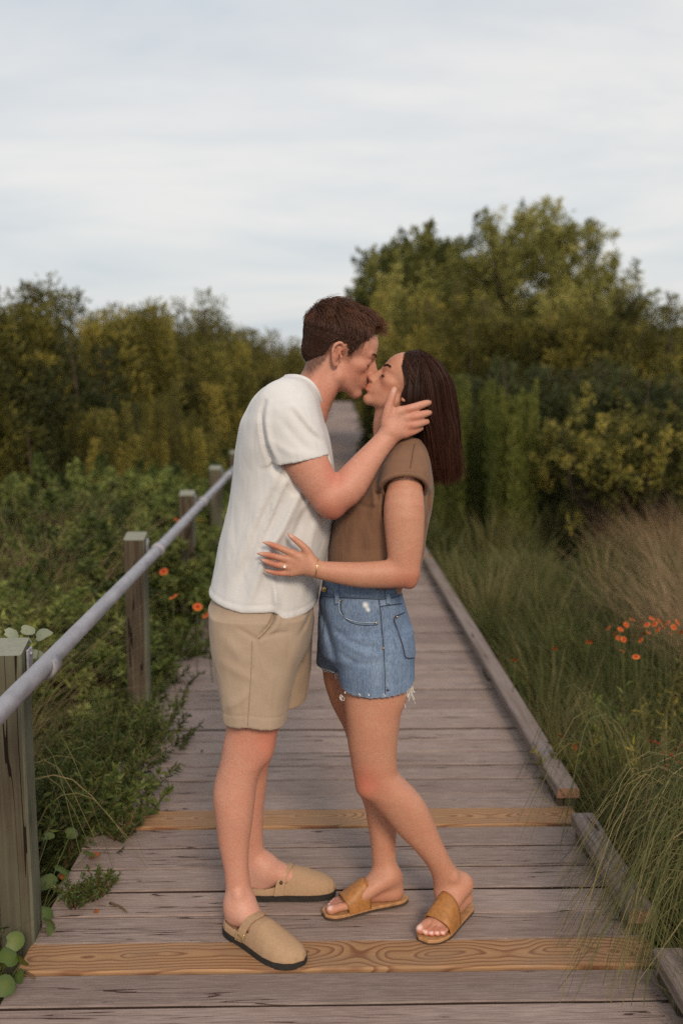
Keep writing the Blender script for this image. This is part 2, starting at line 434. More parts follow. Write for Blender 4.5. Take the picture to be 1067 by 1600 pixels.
def mat_post():
    m = Mat('treated_post_timber', rough=0.9, spec=0.1)
    gr = m.noise(m.coords((60, 60, 2.2), rnd=True), 1.0, 5, 0.6, 0.4); bl = m.noise(m.coords((5, 5, 2), rnd=True), 1.0, 5, 0.6)
    c = m.ramp(gr, [(0.3, (0.045, 0.032, 0.022)), (0.7, (0.125, 0.1, 0.07))])
    c = m.mix(m.fr(bl, [(0.45, 0), (0.7, 0.6)]), c, (0.12, 0.135, 0.09))
    ck = m.math('LESS_THAN', m.math('ABSOLUTE', m.math('SUBTRACT', m.noise(m.coords((26, 26, 0.9), rnd=True), 1.0, 2), 0.5)), 0.012)
    c = m.mix(ck, c, (0.016, 0.011, 0.008))
    # lichen-green on the sawn top and on the face towards the deck
    ge = m.node('ShaderNodeNewGeometry'); sp = m.node('ShaderNodeSeparateXYZ'); m.to(ge.outputs['True Normal'], sp.inputs[0])
    top = m.math('GREATER_THAN', sp.outputs['Z'], 0.7); rt = m.math('GREATER_THAN', sp.outputs['X'], 0.7)
    lich = m.fr(m.noise(m.coords((18, 18, 5), rnd=True), 1.0, 5, 0.65), [(0.3, 0.25), (0.6, 0.8)])
    c = m.mix(m.math('MULTIPLY', rt, lich), c, (0.155, 0.165, 0.12)); c = m.mix(m.math('MULTIPLY', top, 0.8), c, (0.27, 0.28, 0.235))
    m.to(c, 'Base Color'); m.bump(m.math('SUBTRACT', gr, m.math('MULTIPLY', ck, 1.5)), 0.6, 0.006)
    return m.m
def mat_pipe():
    m = Mat('galvanised_pipe', rough=0.5, spec=0.5); m.set('Metallic', 0.35)
    n = m.noise(m.coords((30, 9, 30)), 1.0, 5, 0.6); c = m.ramp(n, [(0.3, (0.27, 0.26, 0.29)), (0.7, (0.42, 0.41, 0.45))])
    s = m.fr(m.noise(m.coords((90, 90, 90)), 1.0, 3), [(0.62, 0), (0.7, 0.5)]); c = m.mix(s, c, (0.23, 0.19, 0.18))
    m.to(c, 'Base Color'); m.to(m.fr(n, [(0.3, 0.42), (0.7, 0.62)]), 'Roughness'); m.bump(n, 0.1, 0.002); return m.m
def mat_ground():
    m = Mat('dune_soil', rough=1.0, spec=0.05)
    n = m.noise(m.coords((1, 1, 1)), 1.3, 8, 0.65); f = m.noise(m.coords((1, 1, 1)), 30, 5, 0.6)
    c = m.ramp(n, [(0.3, (0.045, 0.04, 0.022)), (0.55, (0.075, 0.062, 0.036)), (0.75, (0.06, 0.068, 0.03))])
    c = m.mix(m.fr(f, [(0.4, 0.5), (0.6, 0)]), c, (0.03, 0.025, 0.016)); m.to(c, 'Base Color'); m.bump(f, 0.8, 0.03); return m.m
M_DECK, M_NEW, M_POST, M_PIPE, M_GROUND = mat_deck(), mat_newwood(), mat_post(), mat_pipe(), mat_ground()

# ---- ground: one sheet to the horizon, gently uneven, lower than the deck
GZ = -0.30
def ground_h(x, y):
    return GZ + 0.05 * np.sin(x * 0.9 + 1.3) * np.cos(y * 0.7) + 0.04 * np.sin(x * 2.3 + y * 1.9) - 0.0
gx = np.concatenate([-np.geomspace(2500, 10, 14), np.linspace(-9, 9, 73), np.geomspace(10, 2500, 14)])
gy = np.concatenate([-np.geomspace(400, 4, 8), np.linspace(-3, 40, 130), np.geomspace(44, 2500, 14)])
X, Yg = np.meshgrid(gx, gy, indexing='ij'); Z = ground_h(X, Yg)
Z = np.where((X > -0.95) & (X < 1.0) & (Yg < 10), GZ - 0.06, Z)
nx, ny = X.shape; i = np.arange(nx - 1)[:, None] * ny; j = np.arange(ny - 1)[None]
ground = obj('ground', mesh_np('ground', np.stack([X, Yg, Z], -1).reshape(-1, 3), np.stack([i + j, i + ny + j, i + ny + j + 1, i + j + 1], -1).reshape(-1, 4)), M_GROUND)
tag(ground, kind='structure')

# ---- boardwalk: stringers carry one board after another; beyond 9 m it bears a little to the right
PITCH_B = 0.1365; B0 = 2.505; XL, XR = -0.775, 0.885
def bend(y): return 0.0 if y < 9 else 0.021 * (y - 9)
sp_parts = []
for sx in (-0.62, 0.05, 0.72):
    ys = np.array([1.2, 9, 30, 67]); c = np.stack([sx + np.array([bend(y) for y in ys]), ys, np.full(4, -0.115)], 1)
    V = np.concatenate([c + [dx_, 0, dz_] for dx_, dz_ in ((-.02, -.075), (.02, -.075), (.02, .075), (-.02, .075))])
    q = [[a * 4 + k, a * 4 + k + 1, ((a + 1) % 4) * 4 + k + 1, ((a + 1) % 4) * 4 + k] for a in range(4) for k in range(3)]
    sp_parts.append((V, [np.array(q), np.array([[0, 4, 8, 12], [15, 11, 7, 3]])]))
V, F = join(sp_parts)
boardwalk = obj('boardwalk', mesh_np('stringers', V, F, False), M_POST); tag(boardwalk, kind='structure')
def board_mesh(seed, wl, wr, w_):
    r = random.Random(seed); bm = bmesh.new()
    xs = np.linspace(wl, wr, 9); prof = [(-w_ / 2, -0.004), (-w_ / 2 + 0.004, 0), (w_ / 2 - 0.004, 0), (w_ / 2, -0.004), (w_ / 2, -0.036), (-w_ / 2, -0.036)]
    cup = r.uniform(-0.0012, 0.0012); rings = []
    for k, x in enumerate(xs):
        e1, e2 = r.uniform(-.0016, .0016), r.uniform(-.0016, .0016); bow = r.uniform(-.0008, .0008)
        rings.append([bm.verts.new((x + (r.uniform(-.004, .004) if k in (0, 8) else 0), yv + (e1 if yv < 0 else e2), zv + bow + (cup if zv > -.003 else 0))) for yv, zv in prof])
    for a, b in zip(rings[:-1], rings[1:]):
        for k in range(6): bm.faces.new((a[k], b[k], b[(k + 1) % 6], a[(k + 1) % 6]))
    bm.faces.new(rings[0]); bm.faces.new(rings[-1][::-1])
    bmesh.ops.recalc_face_normals(bm, faces=bm.faces)
    me = bpy.data.meshes.new('board'); bm.to_mesh(me); bm.free(); return me
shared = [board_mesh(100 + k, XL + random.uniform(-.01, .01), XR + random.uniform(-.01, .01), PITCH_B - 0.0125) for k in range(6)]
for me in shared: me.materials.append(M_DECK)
far = []
for k in range(-8, 470):
    yc = B0 + (k - 0.5) * PITCH_B
    new = k in (0, 6)
    zj = random.uniform(-.002, .002)
    if k < 292:
        if k < 34:
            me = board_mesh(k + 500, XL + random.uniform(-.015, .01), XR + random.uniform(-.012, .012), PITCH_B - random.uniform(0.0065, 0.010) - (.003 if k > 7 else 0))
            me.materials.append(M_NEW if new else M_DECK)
        else: me = shared[k % 6]
        o = obj('board', me, None, boardwalk, (bend(yc), yc + random.uniform(-.001, .001), zj + (0.003 if new else 0)))
        o.rotation_euler = (0, random.uniform(-.0006, .0006), (-0.021 if yc > 9 else 0) + random.uniform(-.0008, .0008))
        if new: o['label'] = 'newer yellow pine board with bold grain' 
    else:
        bx_ = bend(yc); w_ = PITCH_B - 0.006
        V = np.array([[bx_ + sx, yc + sy * w_ / 2, sz] for sx in (XL, XR) for sy in (-1, 1) for sz in (-.036, zj)])
        far.append((V, [np.array([[0, 1, 3, 2], [4, 6, 7, 5], [0, 4, 5, 1], [2, 3, 7, 6], [1, 5, 7, 3], [0, 2, 6, 4]])]))
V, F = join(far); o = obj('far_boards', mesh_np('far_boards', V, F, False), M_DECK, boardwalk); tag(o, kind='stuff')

# ---- kerb timbers along the right edge, raised on blocks
def kerb(y0, y1, label, x0=0.83, x1=0.907, end=0.0):
    root = empty('kerb_timber', ((x0 + x1) / 2, y0, 0)); tag(root, label, 'kerb', 'kerb timbers along the right edge of the boardwalk')
    bm = bmesh.new(); n = max(4, int((y1 - y0) / 0.35)); ys = np.linspace(0, y1 - y0, n); rings = []; hw = (x1 - x0) / 2; r = random.Random(int(y0 * 100))
    for y in ys:
        jx, jz = r.uniform(-.003, .003), r.uniform(-.0015, .0015); b = bend(y0 + y); prof = [(-hw, .041), (hw, .041), (hw, .072), (hw - .005, .077), (-hw + .005, .077), (-hw, .072)]
        rings.append([bm.verts.new((b + jx + px_, y, pz + jz)) for px_, pz in prof])
    for a, b in zip(rings[:-1], rings[1:]):
        for k in range(6): bm.faces.new((a[k], b[k], b[(k + 1) % 6], a[(k + 1) % 6]))
    bm.faces.new(rings[0]); bm.faces.new(rings[-1][::-1]); bmesh.ops.recalc_face_normals(bm, faces=bm.faces)
    bm_obj('rail', bm, M_KERB, root)
    nb = max(2, int((y1 - y0) / 1.2) + 1)
    for y in np.linspace(0.09, y1 - y0 - 0.09, nb):
        bm = bmesh.new(); bm_box(bm, (-hw + .006 + bend(y0 + y), y - .07, 0.0015), (hw - .006 + bend(y0 + y), y + .07, .0408), .003); bm_obj('block', bm, M_POST, root)
def mat_kerb():
    m = Mat('weathered_kerb_timber', rough=0.9, spec=0.12)
    gr = m.noise(m.coords((60, 2.0, 60), rnd=True), 1.0, 6, 0.6, 0.3); bl = m.noise(m.coords((6, 2, 6), rnd=True), 1.0, 5, 0.6)
    c = m.ramp(gr, [(0.3, (0.15, 0.112, 0.1)), (0.7, (0.27, 0.22, 0.205))])
    pk = m.noise(m.coords((40, 4, 40), rnd=True), 1.0, 4); ck = m.fr(pk, [(0.66, 0), (0.7, 1)]); c = m.mix(ck, c, (0.045, 0.026, 0.02))
    c = m.mix(m.fr(bl, [(0.5, 0), (0.75, 0.5)]), c, (0.16, 0.12, 0.09))
    ge = m.node('ShaderNodeNewGeometry'); sp = m.node('ShaderNodeSeparateXYZ'); m.to(ge.outputs['True Normal'], sp.inputs[0])
    en = m.math('LESS_THAN', sp.outputs['Y'], -0.8); c = m.mix(m.math('MULTIPLY', en, 0.8), c, (0.33, 0.17, 0.11))
    m.to(c, 'Base Color'); m.bump(m.math('SUBTRACT', gr, m.math('MULTIPLY', ck, 0.8)), 0.6, 0.006); return m.m
M_KERB = mat_kerb()
kerb(1.35, 2.325, 'nearest kerb timber cut off by the bottom right corner', 0.835, 0.912)
kerb(2.50, 3.115, 'short kerb timber with a sawn orange end under the drooping grass', 0.83, 0.905)
kerb(3.315, 7.9, 'long weathered kerb timber beside the woman receding along the right edge', 0.827, 0.904)
kerb(7.98, 14.0, 'far kerb timber on the right edge beyond the woman', 0.83, 0.905)
kerb(14.1, 22.0, 'farthest kerb timber seen where the boardwalk narrows', 0.83, 0.905)

# ---- handrail on the left: posts, pipe, brackets, collars
hr = empty('handrail', (-0.72, 2.5, 0)); tag(hr, 'grey galvanised pipe handrail on square timber posts', 'handrail')
def post(y0, h, tilt=0.0):
    bm = bmesh.new(); hw = 0.045; bot = -0.5; n = 7; zs = np.linspace(bot, h, n); rings = []; r = random.Random(int(y0 * 77))
    for z in zs:
        jx = r.uniform(-.0015, .0015)
        c = 0.006; prof = [(-hw + c, -hw), (hw - c, -hw), (hw, -hw + c), (hw, hw - c), (hw - c, hw), (-hw + c, hw), (-hw, hw - c), (-hw, -hw + c)]
        rings.append([bm.verts.new((px_ + jx, py_, z + (0.012 * (py_ / hw) if z == h else 0))) for px_, py_ in prof])
    for a, b in zip(rings[:-1], rings[1:]):
        for k in range(8): bm.faces.new((a[k], a[(k + 1) % 8], b[(k + 1) % 8], b[k]))
    bm.faces.new(rings[-1]); bm.faces.new(rings[0][::-1]); bmesh.ops.recalc_face_normals(bm, faces=bm.faces)
    o = bm_obj('post', bm, M_POST, hr); o.location = (-0.8145 + 0.72, y0 - 2.5, 0); o.rotation_euler = (tilt, random.uniform(-.008, .008), random.uniform(-.03, .03)); return o
PY = [2.552, 4.365, 6.095, 7.80, 9.55]
for k, y in enumerate(PY): post(y, 0.806 + 0.006 * (k % 2))
pz = 0.748; pr = 0.0235
V, F = tube([(0, 0.4 - 2.5, pz + .012), (0, 2.3 - 2.5, pz + .01), (0, 4.3 - 2.5, pz), (0.0, 7.0 - 2.5, pz), (0.0, 10.0 - 2.5, pz)], pr, 20); obj('pipe', mesh_np('pipe', V, F), M_PIPE, hr)
for y in PY:
    yy = y - 2.5
    V, F = tube([(0, yy - .012, pz), (0, yy - .01, pz), (0, yy + .05, pz), (0, yy + .052, pz)], [pr + .001, pr + .0062, pr + .0062, pr + .001], 20); obj('collar', mesh_np('collar', V, F), M_PIPE, hr)
    bm = bmesh.new(); bm_box(bm, (-0.0475, yy - .008, pz - .028), (-0.0415, yy + .032, pz + .05), .0015); bm_box(bm, (-0.0405, yy - .008, pz - .012), (-0.018, yy + .032, pz + .0), .002)
    bm_obj('bracket', bm, M_PIPE, hr)
    for dz_ in (-.018, .036):
        V, F = tube([(-0.0415, yy + .012, pz + dz_), (-0.037, yy + .012, pz + dz_)], [.006, .0045], 6); obj('bolt', mesh_np('bolt', V, F), M_PIPE, hr)
# ================================================================== PEOPLE
def mat_skin(name, base, red, pale):
    m = Mat(name, base, rough=0.52, spec=0.35)
    v = m.coords((1, 1, 1)); n = m.noise(v, 22, 6, 0.7); f = m.noise(v, 170, 4, 0.65)
    c = m.mix(m.fr(n, [(0.35, 0.0), (0.7, 0.6)]), base, tuple(0.5 * (a + b) for a, b in zip(base, red)))
    c = m.mix(m.fr(f, [(0.36, 0.42), (0.56, 0.0)]), c, tuple(x * 0.70 for x in base)); c = m.mix(m.fr(m.noise(v, 90, 3), [(0.6, 0), (0.75, 0.25)]), c, tuple(min(1, x * 1.22) for x in base))
    c = m.mix(m.attr('red'), c, red); c = m.mix(m.attr('pale'), c, pale); c = m.mix(m.attr('dark'), c, (0.05, 0.022, 0.014))
    m.to(c, 'Base Color'); m.bump(m.math('ADD', f, n), 0.22, 0.003)
    m.set('Subsurface Weight', 0.12); m.set('Subsurface Radius', (0.6, 0.22, 0.12)); m.set('Subsurface Scale', 0.012)
    return m.m
M_SKIN_M = mat_skin('skin_fair', (0.57, 0.29, 0.208), (0.52, 0.145, 0.095), (0.65, 0.42, 0.35))
M_SKIN_W = mat_skin('skin_tan', (0.52, 0.262, 0.172), (0.47, 0.118, 0.078), (0.82, 0.60, 0.55))
def mat_cloth(name, cols, scale=(900, 900, 900), wear=0.2, rough=0.9, weave=0.25, crease=0.010):
    m = Mat(name, cols[0], rough=rough, spec=0.12)
    v = m.coords((1, 1, 1)); n = m.noise(v, 9, 5, 0.6); w_ = m.noise(m.coords((420, 420, 260)), 1.0, 2, 0.6)
    c = m.ramp(n, [(0.35, cols[0]), (0.7, cols[1])])
    c = m.mix(m.fr(w_, [(0.3, wear), (0.62, 0.0)]), c, tuple(x * 0.7 for x in cols[0])); m.to(c, 'Base Color')
    b1 = m.bump(w_, weave * .35, 0.002, None); wr = m.noise(m.coords((19, 19, 7), rot=(0, R(24), 0)), 1.0, 2, 0.45, 0.6); m.bump(wr, 0.6, crease, b1); m.set('Sheen Weight', 0.12); m.set('Sheen Roughness', 0.5)
    return m.m
M_TEE = mat_cloth('white_cotton', ((0.62, 0.615, 0.625), (0.68, 0.675, 0.68)), wear=0.18)
M_CHINO = mat_cloth('khaki_twill', ((0.375, 0.282, 0.208), (0.43, 0.33, 0.25)), wear=0.3)
M_BROWN = mat_cloth('brown_jersey', ((0.185, 0.10, 0.062), (0.235, 0.13, 0.083)), wear=0.25, crease=0.016)
def mat_denim():
    m = Mat('washed_denim', (0.1, 0.17, 0.3), rough=0.92, spec=0.1)
    v = m.coords((1, 1, 1)); n = m.noise(v, 11, 6, 0.65); tw = m.noise(m.coords((700, 700, 180), rot=(0, R(35), 0)), 1.0, 3, 0.7); sl = m.noise(m.coords((260, 260, 30)), 1.0, 3, 0.6)
    c = m.ramp(n, [(0.28, (0.05, 0.085, 0.17)), (0.52, (0.095, 0.155, 0.275)), (0.74, (0.19, 0.27, 0.40))])
    c = m.mix(m.fr(tw, [(0.35, 0.0), (0.7, 0.55)]), c, (0.40, 0.48, 0.58)); c = m.mix(m.fr(sl, [(0.35, 0.45), (0.55, 0.0)]), c, (0.05, 0.085, 0.165))
    c = m.mix(m.attr('red'), c, (0.035, 0.055, 0.115)); c = m.mix(m.attr('pale'), c, (0.72, 0.73, 0.74))
    m.to(c, 'Base Color'); m.bump(m.math('ADD', tw, sl), 0.3, 0.002); return m.m
M_DENIM = mat_denim()
def mat_plain(name, c, rough=0.7, spec=0.3, metal=0.0, sc=60, var=0.25):
    m = Mat(name, c, rough, spec); m.set('Metallic', metal)
    n = m.noise(m.coords(), sc, 4, 0.6); m.to(m.ramp(n, [(0.3, tuple(x * (1 - var) for x in c)), (0.7, tuple(min(1, x * (1 + var)) for x in c))]), 'Base Color'); m.bump(n, 0.15, 0.002); return m.m
M_SUEDE = mat_plain('tan_suede', (0.40, 0.265, 0.165), 0.95, 0.1, sc=160, var=0.10)
M_SOLEB2 = mat_plain('dark_rivet', (0.06, 0.035, 0.025), 0.4, 0.4); M_SOLE = mat_plain('black_rubber', (0.025, 0.022, 0.02), 0.8, 0.3)
M_LEATHER = mat_plain('tan_leather', (0.36, 0.155, 0.045), 0.5, 0.4, sc=90, var=0.2)
M_INSOLE = mat_plain('light_leather', (0.42, 0.22, 0.10), 0.6, 0.3)
M_SOLEB = mat_plain('brown_sole', (0.07, 0.045, 0.032), 0.8, 0.2)
M_BRASS = mat_plain('brass', (0.55, 0.38, 0.18), 0.3, 0.6, 0.9); M_GOLD = mat_plain('gold', (0.8, 0.58, 0.26), 0.22, 0.6, 1.0)
M_STONE = mat_plain('clear_stone', (0.85, 0.85, 0.88), 0.08, 0.9); M_THREAD = mat_plain('white_thread', (0.72, 0.71, 0.68), 0.9, 0.1)
M_STITCH = mat_plain('dark_seam', (0.05, 0.05, 0.065), 0.9, 0.1); M_TAUPE = mat_plain('taupe_seam', (0.27, 0.205, 0.145), 0.9, 0.1); M_BSEAM = mat_plain('brown_seam', (0.13, 0.07, 0.045), 0.9, 0.1)
def mat_hair(name, a, b):
    m = Mat(name, a, rough=0.5, spec=0.28); s = m.attr('shade'); c = m.mix(s, a, b)
    m.set('Specular IOR Level', 0.16 if 'dark' in name else 0.26)
    n = m.noise(m.coords((320, 320, 40)), 1.0, 3); c = m.mix(m.fr(n, [(0.35, 0.45), (0.65, 0)]), c, tuple(x * 0.5 for x in a)); m.to(c, 'Base Color'); return m.m
M_HAIR_M = mat_hair('auburn_hair', (0.034, 0.0145, 0.0095), (0.19, 0.08, 0.044)); M_HAIR_W = mat_hair('dark_brown_hair', (0.017, 0.0075, 0.0055), (0.08, 0.028, 0.017))

def near(V, c, r):
    return np.exp(-(np.linalg.norm(V - np.asarray(c), axis=1) / r) ** 2)
class Head:
    """local frame: x towards the face, y to the person's left, z up, origin between the ears, unit = head height"""
    def __init__(s, o, fwd, up, H):
        s.o = np.asarray(o, float); f = np.asarray(fwd, float); f /= np.linalg.norm(f); u = np.asarray(up, float); u -= f * u.dot(f); u /= np.linalg.norm(u)
        s.M = np.stack([f, np.cross(u, f), u], 1); s.H = H
    def w(s, x, y, z): return s.o + s.M @ (np.array([x, y, z]) * s.H)
    def loc(s, p): return (p - s.o) @ s.M / s.H
    def e(s, c, r): return ell(s.w(*c), np.array(r) * s.H, s.M)
    def c(s, a, b, ra, rb): return cone(s.w(*a), s.w(*b), ra * s.H, rb * s.H)
    def ch(s, rows, m=10): return chain([[*s.w(*r[:3]), r[3] * s.H] for r in rows], m)
    def build(s, F, female=False):
        H = s.H; k = lambda x: x * H
        F.add(s.e((-.02, 0, .20), (.43, .335, .345)), k(.05))
        F.add(s.e((.20, 0, .17), (.237, .265, .24)), k(.09))
        F.add(s.e((.19, 0, -.10), (.222, .25 if not female else .24, .30)), k(.07))
        jw = .222 if not female else .195
        for sg in (-1, 1):
            F.add(s.c((.05, sg * jw, -.17), (.08, sg * jw, -.235), .055, .06), k(.07))
            F.add(s.c((.08, sg * jw, -.235), (.345, sg * .05, -.365), .058, .055), k(.07))
            F.add(s.e((.265, sg * .195, -.035), (.10, .07, .068)), k(.07))
        F.add(s.e((.365, 0, -.365), (.075, .085, .065)), k(.06))
        F.add(s.e((.325, 0, -.20), (.135, .145, .13)), k(.06))
        F.add(s.e((.365, 0, .03), (.06, .075, .12)), k(.03))
        for sg in (-1, 1):
            F.add(s.c((.405, sg * .03, .10), (.345, sg * .19, .115), .042, .04), k(.05))
            F.sub(s.e((.492, sg * .165, .028), (.085, .07, .048)), k(.05))
            F.add(s.e((.333, sg * .145, .028), (.072, .075, .062)), k(.018))       # lidded eye
            F.sub(s.c((.405, sg * .085, .002), (.372, sg * .20, -.002), .006, .004), k(.012))   # closed lash line
        nl = 1.0 if not female else .95
        F.add(s.ch([(.415, 0, .075, .034), (.452 * nl, 0, .02, .034), (.495 * nl, 0, -.05, .036), (.542 * nl, 0, -.108, .037)], 7), k(.035))
        F.add(s.e((.435, 0, -.06), (.055, .048, .10)), k(.035)); F.add(s.c((.40, 0, -.03), (.47, 0, -.115), .05, .042), k(.03))
        F.add(s.c((.535 * nl, 0, -.112), (.47, 0, -.15), .034, .03), k(.03))
        for sg in (-1, 1):
            F.add(s.e((.478, sg * .05, -.128), (.048, .032, .034)), k(.022))
            F.sub(s.e((.498, sg * .028, -.165), (.024, .014, .016)), k(.01))
        u = .021 if not female else .024
        F.add(s.ch([(.385, -.105, -.238, .012), (.448, -.05, -.222, u), (.47, 0, -.219, u), (.448, .05, -.222, u), (.385, .105, -.238, .012)], 9), k(.022))
        F.add(s.ch([(.385, -.10, -.242, .012), (.44, -.05, -.268, u + .004), (.458, 0, -.272, u + .006), (.44, .05, -.268, u + .004), (.385, .10, -.242, .012)], 9), k(.022))
        F.sub(s.ch([(.40, -.115, -.241, .005), (.47, -.05, -.245, .006), (.495, 0, -.244, .006), (.47, .05, -.245, .006), (.40, .115, -.241, .005)], 9), k(.010))
        F.sub(s.c((.455, -.03, -.315), (.455, .03, -.315), .02, .02), k(.035))
        for sg in (-1, 1):                                                        # ears
            y0 = sg * (.335 if not female else .312); t = sg * (.035 if not female else .018)
            F.sub(s.e((-.01, sg * .36, 0.01), (.05, .035, .085)), k(.03))
            F.add(s.ch([(.035, y0 - t, .03, .014), (.03, y0 + t * .2, .10, .018), (-.03, y0 + t, .145, .02), (-.085, y0 + t * 1.4, .10, .02), (-.09, y0 + t * 1.3, .03, .018), (-.06, y0 + t * .9, -.05, .018), (-.025, y0 + t * .3, -.11, .022), (0.005, y0 - t * .2, -.125, .02), (.015, y0 - t * .6, -.08, .016)], 22), k(.012))
            F.add(s.e((-.035, y0 + t * .1, .015), (.055, .014, .115)), k(.018))
            F.add(s.ch([(-.045, y0 + t * 1.0, .09, .010), (-.055, y0 + t * 1.0, .03, .012), (-.03, y0 + t * .7, -.045, .012)], 7), k(.01))
            F.sub(s.e((.002, y0 + t * 1.0, -.005), (.028, .03, .05)), k(.012))
            F.add(s.e((.03, y0 + t * .1, -.01), (.015, .016, .028)), k(.012))
    def paint(s, V, red, pale, dark, lip=0.85, blush=0.35):
        L = s.loc(V); g = lambda c, r: np.exp(-(((L - np.array(c)) / np.array(r)) ** 2).sum(1))
        inh = (np.abs(L) < 0.75).all(1)
        for sg in (-1, 1):
            red += inh * blush * (g((.27, sg * .23, -.09), (.14, .1, .11)) + 0.9 * g((-.03, sg * .36, .02), (.10, .07, .15)))
            dark += inh * 0.55 * (L[:, 0] > .26) * np.exp(-((L[:, 1] - sg * .15) / .075) ** 4 - ((L[:, 2] + .001 + .012 * np.clip((np.abs(L[:, 1]) - .1) / .1, 0, 1)) / .0085) ** 2)
        red += inh * (blush * 0.8 * g((.52, 0, -.11), (.06, .06, .06)) + lip * np.clip(1.6 * (g((.455, 0, -.216), (.07, .085, .018)) + g((.445, 0, -.272), (.07, .08, .024))), 0, 1))

def finish(F, cell, name, mat, painter=None, parent=None, smooth=1):
    V, Q = F.mesh(cell, smooth); me = mesh_np(name, V, Q)
    red = np.zeros(len(V)); pale = np.zeros(len(V)); dark = np.zeros(len(V))
    if painter: painter(V, red, pale, dark)
    for n_, a in (('red', red), ('pale', pale), ('dark', dark)): set_attr(me, n_, np.clip(a, 0, 1))
    return obj(name, me, mat, parent), V, Q
def pr(px, py, Y, rpx): return [*P(px, py, Y), PX(rpx, Y)]
def finger(F, rows, k=0.006, m=9): F.add(chain([pr(*r) for r in rows], m), k)
class Foot:
    def __init__(s, heel, toe, big):
        s.h = np.array([*heel, 0.0]); d = np.array([*toe, 0.0]) - s.h; s.len = np.linalg.norm(d); s.u = d / s.len; s.v = np.array([-s.u[1], s.u[0], 0]); s.big = big
    def w(s, u, v, z): return s.h + s.u * u + s.v * v + np.array([0, 0, z])
    def M(s): return np.stack([s.u, s.v, [0, 0, 1]], 1)

# ------------------------------------------------------------------ the man
def mhl(x): return np.interp(x, [-.6, -.36, -.24, -.15, -.105, .03, .09, .115, .15, .175, .24, .27, .29, .335, .5], [-.20, -.215, -.19, -.03, .13, .155, .11, .03, .03, .10, .15, .24, .37, .435, .45])
YM = 2.66
hm = Head(P(526, 553, 2.665), (math.cos(R(18)) * math.cos(R(5)), math.sin(R(5)), -math.sin(R(18))), (math.sin(R(18)), -0.05, math.cos(R(18))), 0.222)
mf_near = Foot((-0.262, 2.572), (-0.078, 2.408), 1); mf_far = Foot((-0.218, 2.742), (0.01, 2.757), -1)
F = Field()
leg_near = [(1050, 352, 455, 2.56, .08), (1100, 354, 440, 2.557, .072), (1134, 354, 436, 2.555, .066), (1161, 349, 428, 2.552, .062), (1184, 345.5, 421, 2.55, .058), (1202, 341.6, 409, 2.549, .056), (1223, 338, 402, 2.548, .055), (1240, 335.5, 399.5, 2.547, .055), (1268, 336.5, 396.5, 2.546, .053), (1295, 339, 393, 2.546, .047), (1316, 341.6, 390, 2.546, .042), (1340, 346.5, 388.5, 2.546, .037), (1360, 350.5, 389, 2.546, .035), (1385, 353, 392, 2.546, .034), (1405, 354, 396, 2.546, .034), (1425, 356, 396, 2.546, .033)]
leg_far = [(1030, 395, 470, 2.75, .08), (1090, 388, 455, 2.75, .07), (1137, 368, 434, 2.75, .064), (1184, 355, 421, 2.75, .057), (1223, 354, 417, 2.75, .056), (1268, 355, 412, 2.75, .053), (1300, 363, 411, 2.75, .045), (1325, 370, 412.5, 2.75, .037), (1342, 374, 416, 2.75, .035), (1362, 375, 421, 2.75, .034), (1378, 376, 424, 2.75, .033)]
F.add(stack(leg_near), .01); F.add(stack(leg_far), .01)
# knee and ankle forms
F.add(ell(P(413, 1166, 2.54), (.020, .034, .032)), .03); F.add(ell(P(413, 1172, 2.76), (.018, .03, .03)), .025)
F.add(ell(P(352, 1240, 2.55), (.02, .03, .05)), .03)
F.add(ell(P(372, 1399, 2.512), (.013, .012, .014)), .014); F.add(ell(P(402, 1362, 2.785), (.012, .012, .012)), .014)
for ft, px_ in ((mf_near, 0), (mf_far, 1)):
    F.add(cone(ft.w(.045, 0, .055), ft.w(.05, 0, .10), .030, .031), .02); F.add(cone(ft.w(.06, 0, .085), ft.w(.15, 0, .045), .036, .03, (0, 0, 1), .9), .03); F.add(cone(ft.w(.15, 0, .045), ft.w(.2, 0, .04), .028, .02), .02)
# trunk (under the clothes)
F.add(stack([(600, 455, 498, YM, .06), (640, 405, 498, YM, .15), (690, 388, 504, YM, .17), (800, 372, 505, YM, .15), (900, 350, 488, YM, .145), (960, 340, 470, YM, .15), (1010, 345, 462, YM, .14)], 2.2), .03)
# neck
F.add(chain([pr(470, 652, YM, 40), pr(484, 624, YM, 35), pr(500, 597, YM, 31.5), pr(512, 566, YM, 31)], 8), .012)
F.add(cone(P(520, 600, 2.625), P(497, 632, 2.635), .012, .012), .03)
hm.build(F)
# near arm and hand
arm = [pr(450, 652, 2.53, 30), pr(466, 690, 2.507, 33), pr(478, 720, 2.49, 34), pr(495, 750, 2.485, 31), pr(512, 774, 2.485, 29)]
F.add(chain(arm, 12, (0, 1, 0), .86), .02)
F.add(chain([pr(516, 780, 2.486, 28), pr(540, 764, 2.495, 28.5), pr(556, 745, 2.51, 26), pr(574, 721, 2.53, 21.5), pr(592, 699, 2.55, 18), pr(605, 684, 2.56, 17), pr(612, 675, 2.562, 17.5)], 14), .008)
F.add(ell(P(520, 795, 2.49), (.026, .028, .026)), .018)
hb = 2.556
for kx, ky in ((624, 643), (634, 653), (636, 665), (633, 677)):
    F.add(cone(P(610, 677, hb + .004), P(kx, ky, hb), .016, .0125), .012)
F.add(cone(P(606, 672, hb), P(612, 646, hb + .004), .017, .014), .014)
finger(F, [(624, 643, hb, 7.6), (642, 638, hb - .004, 6.8), (660, 632, hb + .002, 6.0), (676, 627, hb + .016, 4.6)])
finger(F, [(634, 653, hb, 7.6), (648, 651, hb - .005, 6.9), (662, 647, hb + .002, 6.0), (675, 643.5, hb + .016, 4.6)])
